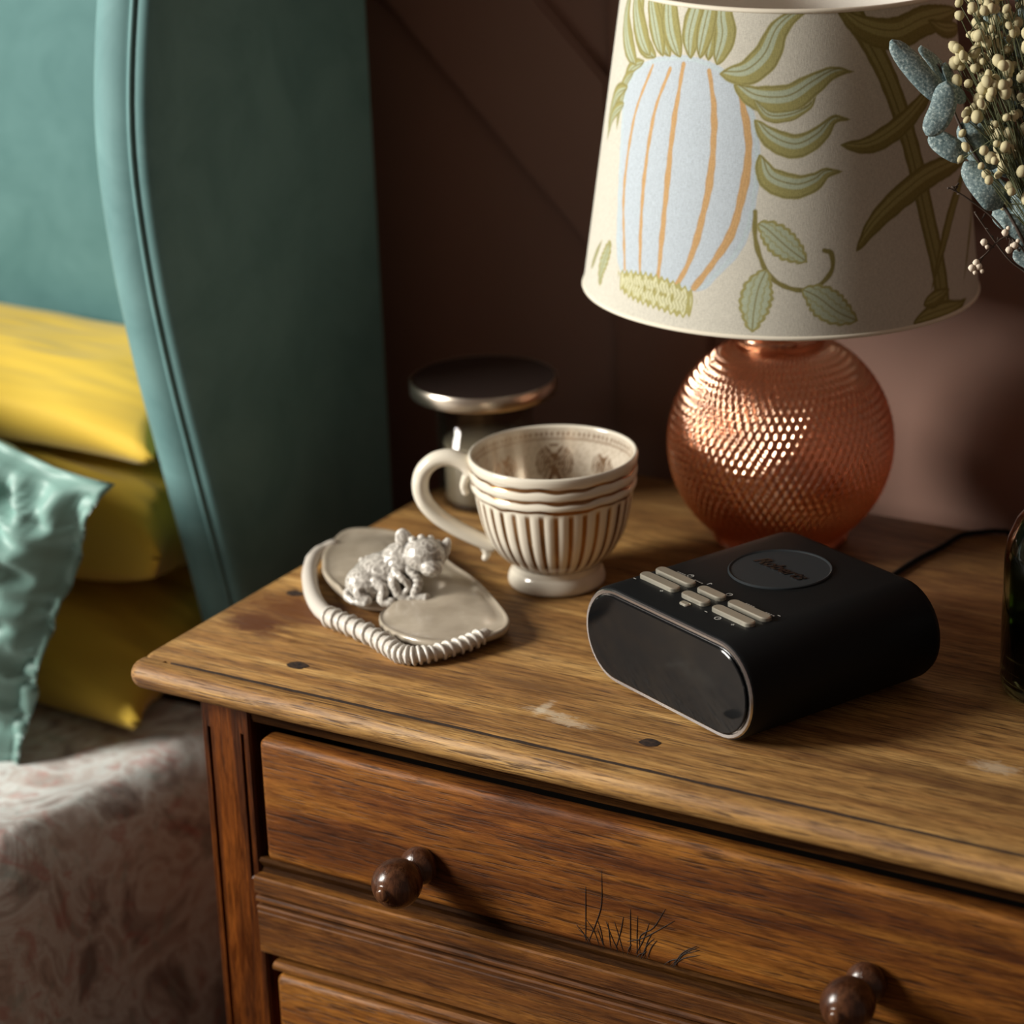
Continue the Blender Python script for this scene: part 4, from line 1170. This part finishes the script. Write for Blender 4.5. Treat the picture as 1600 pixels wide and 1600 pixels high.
pad = lathe('snooze_pad', [(0.0318, -0.0005), (0.0318, 0.0008), (0.0311, 0.0013), (0.0303, 0.0010), (0.0300, 0.0006), (0.0, 0.0006)], plain('pad_rubber', (0.014, 0.018, 0.021), 0.6, 0.0, Specular_IOR_Level=0.3), CLR, 72, angle=40)
pad.location = (-0.008, 0.0950, ztop)
def text_mesh(name, body, size, mat, parent, loc, rz=0.0, shear=0.0, ext=0.0002, bold=0.0):
    cu = bpy.data.curves.new(name, 'FONT'); cu.body = body; cu.size = size; cu.align_x = 'CENTER'; cu.align_y = 'CENTER'; cu.shear = shear; cu.extrude = ext; cu.offset = bold
    t = bpy.data.objects.new(name, cu); COL.objects.link(t)
    dg = bpy.context.evaluated_depsgraph_get(); me_ = bpy.data.meshes.new_from_object(t.evaluated_get(dg))
    bpy.data.objects.remove(t, do_unlink=True); bpy.data.curves.remove(cu)
    me_.materials.clear(); o = link_mesh(name, me_, mat, parent, smooth=False)
    o.location = loc; o.rotation_euler = (0, 0, rz); return o
text_mesh('lettering', 'Roberts', 0.0130, plain('raised_letters', (0.004, 0.004, 0.004), 0.25), pad, (0.000, 0.000, 0.0009), 0, 0.35, 0.0003, 0.0003)
def button(lx0, lx1, ly, wy=0.0078, hz=0.0026, mat=None):
    bm = bmesh.new(); rings = []
    w_ = lx1 - lx0; cx = (lx0 + lx1) / 2
    for (h, ins) in ((-0.001, 0), (hz - 0.0006, 0), (hz, 0.0007)):
        r = wy / 2 - ins - .00005; P = []
        for (sx, a0) in ((1, -pi / 2), (-1, pi / 2)):
            for k in range(9):
                a = a0 + pi * k / 8; P.append((cx + sx * (w_ / 2 - wy / 2) + r * cos(a), ly + r * sin(a)))
        rings.append([bm.verts.new((p[0], p[1], ztop + h)) for p in P])
    m = len(rings[0])
    for i in range(2):
        for j in range(m): bm.faces.new((rings[i][j], rings[i][(j + 1) % m], rings[i + 1][(j + 1) % m], rings[i + 1][j]))
    bm.faces.new(rings[0][::-1]); bm.faces.new(rings[-1])
    return finish('button', bm, mat or M_btn, CLR, angle=40)
for q in ((-0.0550, -0.0205, 0.0260), (-0.0550, -0.0205, 0.0380), (-0.0150, 0.0080, 0.0260), (-0.0150, 0.0080, 0.0380), (0.0135, 0.0490, 0.0260), (0.0135, 0.0490, 0.0380)):
    button(*q)
for q in () and ((-0.0500, -0.0145, 0.0200), (-0.0500, -0.0145, 0.0350), (-0.0095, 0.0135, 0.0200), (-0.0095, 0.0135, 0.0350), (0.0185, 0.0545, 0.0200), (0.0185, 0.0545, 0.0350)):
    button(*q)
bt = button(-0.0068, 0.0012, 0.0172, 0.0048, 0.0012); bt['label'] = 'small oval button'
# symbols printed beside the buttons
def mark(kind, lx, ly, s=1.0):
    lx -= 0.0055; ly += 0.0065 if ly < .02 else 0.0020
    bm = bmesh.new(); z = ztop + 0.00035
    def bar(x0, y0, x1, y1, w_=.0007):
        d = Vector((x1 - x0, y1 - y0, 0)).normalized(); n = Vector((-d.y, d.x, 0)) * w_ / 2
        a = Vector((x0, y0, z)); b = Vector((x1, y1, z))
        bm.faces.new([bm.verts.new(v) for v in (a - n, b - n, b + n, a + n)])
    if kind == 'minus': bar(lx - .0012 * s, ly, lx + .0012 * s, ly)
    if kind == 'plus': bar(lx - .0012, ly, lx + .0012, ly); bar(lx, ly - .0012, lx, ly + .0012)
    if kind == 'word':
        for k in range(4): bar(lx - .004 + k * .0021, ly, lx - .0026 + k * .0021, ly, .0011)
    if kind == 'ring' or kind == 'power':
        for k in range(14):
            a, b = 2 * pi * k / 14, 2 * pi * (k + 1) / 14
            if kind == 'power' and k == 3: continue
            bar(lx + .0019 * cos(a), ly + .0019 * sin(a), lx + .0019 * cos(b), ly + .0019 * sin(b), .0006)
        if kind == 'power': bar(lx, ly + .0004, lx, ly + .0024)
        if kind == 'ring': bar(lx, ly, lx + .0012, ly + .0006, .0005)
    if kind == 'note': bar(lx, ly - .0015, lx, ly + .0018); bar(lx, ly + .0018, lx + .0016, ly + .0010)
    for f in bm.faces: 
        f.normal_update()
        if f.normal.z < 0: f.normal_flip()
    me_ = bpy.data.meshes.new('printed_symbol'); bm.to_mesh(me_); bm.free()
    link_mesh('printed_symbol', me_, M_print, CLR, smooth=False)
mark('minus', -0.048, 0.0125); mark('plus', -0.022, 0.0125)
mark('word', -0.036, 0.0435); mark('power', -0.0295, 0.0452); mark('word', -0.019, 0.0430); mark('note', -0.0125, 0.0455)
mark('ring', 0.0085, 0.0440); mark('word', 0.029, 0.0430); mark('word', 0.047, 0.0430); mark('minus', 0.0520, 0.0455)
mark('minus', 0.020, 0.0125); mark('ring', 0.0320, 0.0115); mark('plus', 0.0450, 0.0120)
# mains lead running from the back over the table to the wall
CLI = Matrix.LocRotScale(CLR.location, CLR.rotation_euler, None).inverted()
lead = [(0.3890, 0.2120, 0.815), (0.3850, 0.2320, 0.808), (0.3700, 0.2700, 0.8030), (0.3630, 0.3100, 0.8022), (0.3645, 0.3463, 0.8022), (0.3670, 0.373, 0.8022), (0.3725, 0.4022, 0.8022), (0.3760, 0.4280, 0.8022), (0.3860, 0.4390, 0.8024), (0.3970, 0.4450, 0.8028), (0.4020, 0.4540, 0.796), (0.4020, 0.4620, 0.76), (0.400, 0.480, 0.60), (0.40, 0.490, 0.30)]
tubeobj('mains_lead', [CLI @ p for p in catmull(lead, 6)], 0.0019, M_body, CLR, 8)

# ------------------------------------------------------------------ glass bottle vase
VX, VY = 0.5296, 0.2248
VA = empty('bottle_vase', (VX, VY, HT))
tag(VA, 'dark green glass bottle used as a vase right of the clock', 'vase')
M_green = plain('dark_green_glass', (0.16, 0.22, 0.10), 0.05, 0.0, Transmission_Weight=1.0, IOR=1.48)
vo = [(0.0, 0.0035), (0.030, 0.0010), (0.0365, 0.0002), (0.0405, 0.0030), (0.0418, 0.0090), (0.0416, 0.050), (0.0408, 0.085), (0.0390, 0.0960), (0.0340, 0.1080), (0.0250, 0.1190), (0.0180, 0.1300), (0.0155, 0.1450), (0.0150, 0.1850), (0.0165, 0.1900), (0.0170, 0.1960), (0.0160, 0.2000)]
vi = [(0.0140, 0.2000), (0.0125, 0.1850), (0.0130, 0.1450), (0.0155, 0.1320), (0.0225, 0.1205), (0.0315, 0.1085), (0.0362, 0.0950), (0.0380, 0.0840), (0.0388, 0.050), (0.0388, 0.0120), (0.0350, 0.0075), (0.0, 0.0070)]
lathe('glass_body', vo + vi, M_green, VA, 80)
lathe('water', [(0.0, 0.0075), (0.0345, 0.0080), (0.0384, 0.0125), (0.0384, 0.048), (0.0, 0.048)], plain('green_water', (0.12, 0.16, 0.05), 0.02, 0.0, Transmission_Weight=1.0, IOR=1.33), VA, 48)

# ------------------------------------------------------------------ dried bouquet standing in the bottle
NECK = Vector((VX - 0.002, VY, 0.99)); 
rnd = random.Random(11)
M_euc = NT('eucalyptus_leaf')
_n = M_euc.noise(M_euc.coords((700, 700, 700)), 1, 3, .6); _n2 = M_euc.noise(M_euc.coords((90, 90, 90)), 1, 3)
_c = M_euc.ramp(_n, [(0.35, (0.075, 0.125, 0.135)), (0.55, (0.19, 0.26, 0.26)), (0.66, (0.42, 0.50, 0.48))])
M_euc.base(M_euc.mix(0.5, _c, M_euc.ramp(_n2, [(0.3, (0.6, 0.65, 0.7)), (0.7, (1.1, 1.1, 1.1))]), 'MULTIPLY')); M_euc.set(Roughness=0.6); M_euc.bump(_n, .3, .0004); M_euc = M_euc.m
M_stem = plain('dark_stem', (0.045, 0.028, 0.018), 0.7)
M_gstem = plain('green_stem', (0.07, 0.08, 0.03), 0.7)
M_bud = NT('straw_bud'); M_bud.base(M_bud.ramp(M_bud.noise(M_bud.coords((400, 400, 400)), 1, 2), [(0.3, (0.34, 0.29, 0.14)), (0.7, (0.66, 0.60, 0.38))])); M_bud.set(Roughness=0.75); M_bud = M_bud.m
M_wbud = plain('white_bud', (0.72, 0.62, 0.50), 0.7)
FOOT_Z = HT + 0.012
def sprig(name, label, cat, group=None):
    e = empty(name, (VX, VY, FOOT_Z)); tag(e, label, cat, group); return e
def loc(v, e): return Vector(v) - e.location
def stem_curve(top, via, e, jit):
    base = Vector((VX + jit[0], VY + jit[1], FOOT_Z))
    neck = NECK + Vector((jit[0] * .3, jit[1] * .3, 0))
    return catmull([loc(p, e) for p in [base, base.lerp(neck, .5), neck] + [Vector(v) for v in via] + [Vector(top)]], 6)
def leaf(e, a, mid, b, width, nrm, thick=0.0006, par=None, tip=0.35):
    """oblong leaf from a through mid to b, face turned towards nrm"""
    C = catmull([loc(a, e), loc(mid, e), loc(b, e)], 9); n = len(C)
    bm = bmesh.new(); nrm = Vector(nrm).normalized()
    top = []; bot = []
    for i, p in enumerate(C):
        t = (C[min(n - 1, i + 1)] - C[max(0, i - 1)]).normalized(); s = t.cross(nrm).normalized(); f = i / (n - 1)
        w_ = width / 2 * max(0.02, (1 - abs(2 * f - 1) ** 3.2)) ** .5
        nn = s.cross(t).normalized()
        ra = []; rb = []
        for k in range(-3, 4):
            q = k / 3; off = s * (w_ * q) - nn * (0.10 * width * q * q) + nn * 0.0006 * noise.noise((i * .5, k * .9, width * 900))
            ra.append(bm.verts.new(p + off + nn * thick / 2 * (1 - abs(q) * .6))); rb.append(bm.verts.new(p + off - nn * thick / 2 * (1 - abs(q) * .6)))
        top.append(ra); bot.append(rb)
    for i in range(n - 1):
        for k in range(6):
            bm.faces.new((top[i][k], top[i + 1][k], top[i + 1][k + 1], top[i][k + 1])); bm.faces.new((bot[i][k], bot[i][k + 1], bot[i + 1][k + 1], bot[i + 1][k]))
        bm.faces.new((top[i][0], bot[i][0], bot[i + 1][0], top[i + 1][0])); bm.faces.new((top[i][6], top[i + 1][6], bot[i + 1][6], bot[i][6]))
    bm.faces.new([*top[0], *bot[0][::-1]]); bm.faces.new([*top[-1][::-1], *bot[-1]])
    return finish('leaf', bm, M_euc, e)
FC = -F_            # towards the viewer's side of the room
def pt(x, y, d=1.60):
    """a place in the bouquet, measured from the neck along the photograph's horizontal and vertical (1 px = 0.37 mm)"""
    return Vector((0.5124, 0.253, 0.9924)) + R_ * ((x - 1673) * 0.0003735) - U_ * ((y - 570) * 0.0003735) + F_ * (d - 1.60)
EU = sprig('eucalyptus_sprig', 'blue grey eucalyptus sprig arching left out of the bottle over the lampshade', 'eucalyptus')
sc = stem_curve(pt(1470, 95, 1.61), [pt(1640, 460), pt(1590, 360), pt(1545, 270, 1.61), pt(1500, 180, 1.612)], EU, (0.004, 0.0))
tubeobj('stem', sc, [0.0016 - 0.0009 * i / len(sc) for i in range(len(sc))], M_stem, EU, 8)
LF = [((1480, 158, 1.600), (1440, 118, 1.598), (1393, 62, 1.60), 0.0128, (.1, .35, .6)),
      ((1478, 128, 1.596), (1470, 172, 1.594), (1447, 214, 1.595), 0.0128, (-.3, -.1, .9)),
      ((1490, 125, 1.612), (1470, 92, 1.612), (1445, 64, 1.615), 0.0125, (.5, .6, .1)),
      ((1500, 148, 1.612), (1495, 120, 1.612), (1482, 92, 1.612), 0.011, (.9, .1, .1)),
      ((1508, 160, 1.600), (1492, 143, 1.600), (1472, 128, 1.603), 0.0080, (.5, .1, .6)),
      ((1515, 242, 1.605), (1485, 228, 1.603), (1456, 204, 1.607), 0.0125, (.1, .3, .8)),
      ((1566, 325, 1.602), (1545, 300, 1.598), (1508, 252, 1.602), 0.0145, (-.3, .3, .8)),
      ((1600, 385, 1.602), (1590, 360, 1.600), (1570, 335, 1.602), 0.010, (-.1, .1, .9)),
      ((1600, 375, 1.615), (1612, 330, 1.612), (1600, 290, 1.612), 0.016, (-.4, .1, .8)),
      ((1550, 260, 1.617), (1560, 220, 1.617), (1545, 180, 1.617), 0.015, (.6, .1, .5)),
      ((1625, 420, 1.600), (1608, 405, 1.600), (1585, 392, 1.602), 0.010, (0, .4, .8)),
      ((1535, 250, 1.612), (1522, 215, 1.612), (1510, 185, 1.612), 0.012, (-.6, .1, .5))]
for (a, b, c, w_, nn) in LF:
    leaf(EU, pt(*a), pt(*b), pt(*c), w_ * 1.18, R_ * nn[0] * .6 + U_ * nn[1] * .6 + FC * (nn[2] + .3))
EU2 = sprig('eucalyptus_sprig', 'darker eucalyptus sprig standing deep inside the bud bouquet', 'eucalyptus')
sc = stem_curve(pt(1640, -60, 1.63), [pt(1660, 420, 1.61), pt(1640, 260, 1.62), pt(1625, 110, 1.63)], EU2, (-0.006, 0.006))
tubeobj('stem', sc, [0.0016 - 0.0009 * i / len(sc) for i in range(len(sc))], M_stem, EU2, 8)
for k in range(20):
    x = 1615 + rnd.uniform(-18, 22); y = 380 - k * 23; s = -1 if k % 2 else 1
    a = pt(x, y, 1.625); b = pt(x + s * 26, y - 16, 1.62); c = pt(x + s * 54, y - rnd.uniform(20, 50), 1.625)
    leaf(EU2, a, b, c, 0.014, R_ * rnd.uniform(-.5, .5) + U_ * rnd.uniform(-.2, .6) + FC * .8)
# bud sprays
budm = {}
def bud_mesh(kind):
    if kind in budm: return budm[kind]
    bm = bmesh.new()
    bmesh.ops.create_icosphere(bm, subdivisions=2, radius=1.0)
    for v in bm.verts:
        v.co *= 1 + 0.16 * noise.noise(v.co * 2.2 + Vector((kind * 3, 0, 0)))
        v.co.z *= 1.12
    me_ = bpy.data.meshes.new('bud'); bm.to_mesh(me_); bm.free(); me_.materials.append(M_bud)
    me_.polygons.foreach_set('use_smooth', [True] * len(me_.polygons))
    budm[kind] = me_; return me_
BUD_LABELS = ['pale yellow bud spray nearest the lampshade, top left of the bouquet', 'straw yellow bud spray over the upper eucalyptus leaf', 'loose yellow bud spray hanging low above the lowest eucalyptus leaf',
              'tall bud spray rising out of the top of the picture', 'yellow bud spray at the right edge of the picture', 'round yellow bud spray in the middle of the bouquet',
              'fine yellow bud spray at the back of the bouquet', 'bud spray just above the bottle neck stems', 'outermost bud spray on the right of the bouquet']
SPR = [((1520, 20), 30, 70, 1.60), ((1515, 120), 26, 60, 1.60), ((1535, 225), 24, 55, 1.592), ((1560, -10), 28, 75, 1.61), ((1590, 90), 30, 70, 1.60), ((1570, 170), 30, 60, 1.605), ((1600, 20), 28, 80, 1.62), ((1600, 270), 18, 65, 1.60), ((1650, 120), 26, 90, 1.60)]
for si, ((cx, cy), nb_, spread, dep) in enumerate(SPR):
    e = sprig('bud_spray', BUD_LABELS[si], 'dried flower', 'dried bud sprays in the bottle')
    top = pt(cx, cy - spread * .6, dep)
    sc = stem_curve(top, [pt(1655 - si * 3, 470, 1.60), pt((cx + 1655) / 2 + 15, (cy + 470) / 2 + 10, dep)], e, (rnd.uniform(-.014, .014), rnd.uniform(-.014, .014)))
    bmS = bmesh.new(); tube_into(bmS, sc, [0.0009 - 0.0005 * i / len(sc) for i in range(len(sc))], 6)
    node = pt(cx + 12, cy + spread * .9, dep)
    fork = sc[int(len(sc) * .80)]
    blist = []
    for k in range(nb_):
        a = rnd.uniform(0, 2 * pi); rr = sqrt(rnd.random())
        bx = max(1492 + rnd.uniform(0, 10), cx + spread * .75 * rr * cos(a)); by = cy + spread * 1.15 * rr * sin(a)
        p = loc(pt(bx, by, dep + rnd.uniform(-.022, .02)), e)
        f2 = sc[min(len(sc) - 1, int(len(sc) * rnd.uniform(.72, .97)))]
        mid = f2.lerp(p, .55) + Vector((rnd.uniform(-1, 1), rnd.uniform(-1, 1), rnd.uniform(-1, 1))) * .003
        tube_into(bmS, catmull([f2, mid, p], 3), 0.00032, 4, False)
        blist.append(p)
    finish('stem', bmS, M_gstem, e)
    for p in blist:
        o = bpy.data.objects.new('bud', bud_mesh(rnd.randint(0, 3))); COL.objects.link(o); o.parent = e; o.location = p
        s = rnd.uniform(.0018, .0037); o.scale = (s, s, s * rnd.uniform(.95, 1.25)); o.rotation_euler = (rnd.uniform(-.6, .6), rnd.uniform(-.6, .6), rnd.uniform(0, 6))
# thin dark twigs with tiny white buds
def twig(label, pts_, buds, white=True):
    e = sprig('dry_twig', label, 'twig', 'thin twigs in the bottle')
    sc = stem_curve(pt(*pts_[-1]), [pt(*p) for p in pts_[:-1]], e, (rnd.uniform(-.008, .008), rnd.uniform(-.008, .008)))
    bmS = bmesh.new(); tube_into(bmS, sc, [0.0011 - 0.0007 * i / len(sc) for i in range(len(sc))], 6)
    for (bx, by, fx, fy) in buds:
        p = loc(pt(bx, by, 1.595), e); q = loc(pt(fx, fy, 1.597), e)
        tube_into(bmS, [q, q.lerp(p, .5) + Vector((0, 0, .0006)), p], 0.0004, 5, False)
    finish('stem', bmS, M_stem, e)
    for (bx, by, fx, fy) in buds:
        for z_ in range(2 if white else 1):
            o = bpy.data.objects.new('bud', bud_mesh(4 + z_)); COL.objects.link(o); o.parent = e
            if M_wbud.name not in [m_.name for m_ in o.data.materials]: o.data.materials.clear(); o.data.materials.append(M_wbud if white else M_stem)
            o.location = loc(pt(bx + z_ * 5, by + z_ * 7 * (1 if bx < 1545 else -1), 1.595), e); s = (0.0020 - 0.0007 * z_) if white else .0012; o.scale = (s, s, s)
twig('thin brown twig ending in tiny white buds below the eucalyptus', [(1630, 450, 1.60), (1578, 372, 1.597), (1530, 405, 1.595)], [(1535, 380, 1552, 388), (1523, 412, 1535, 402), (1527, 418, 1535, 402), (1568, 365, 1572, 377), (1574, 392, 1577, 374), (1583, 385, 1580, 374), (1516, 420, 1530, 405)])
def dark_twig(label, pts_): 
    e = sprig('dry_twig', label, 'twig', 'thin twigs in the bottle')
    sc = stem_curve(pt(*pts_[-1]), [pt(*p) for p in pts_[:-1]], e, (rnd.uniform(-.008, .008), rnd.uniform(-.008, .008)))
    bmS = bmesh.new(); tube_into(bmS, sc, [0.0012 - 0.0008 * i / len(sc) for i in range(len(sc))], 6)
    for k in range(5):
        q = sc[-1 - k]; d = Vector((rnd.uniform(-1, 1), rnd.uniform(-1, 1), rnd.uniform(-.3, 1))) * .004
        tube_into(bmS, [q, q + d * .5, q + d], [0.0004, .0004, .0008], 5)
    finish('stem', bmS, M_stem, e)
dark_twig('thin dark twig poking left in front of the lampshade', [(1620, 440, 1.60), (1560, 350, 1.60), (1510, 312, 1.595), (1480, 296, 1.593)])
dark_twig('short dark twig ending just right of the lampshade edge', [(1625, 450, 1.605), (1575, 400, 1.605), (1524, 334, 1.60)])
dark_twig('bare dark twig leaning at the right side of the bouquet', [(1650, 430, 1.60), (1660, 330, 1.60), (1668, 200, 1.60)])
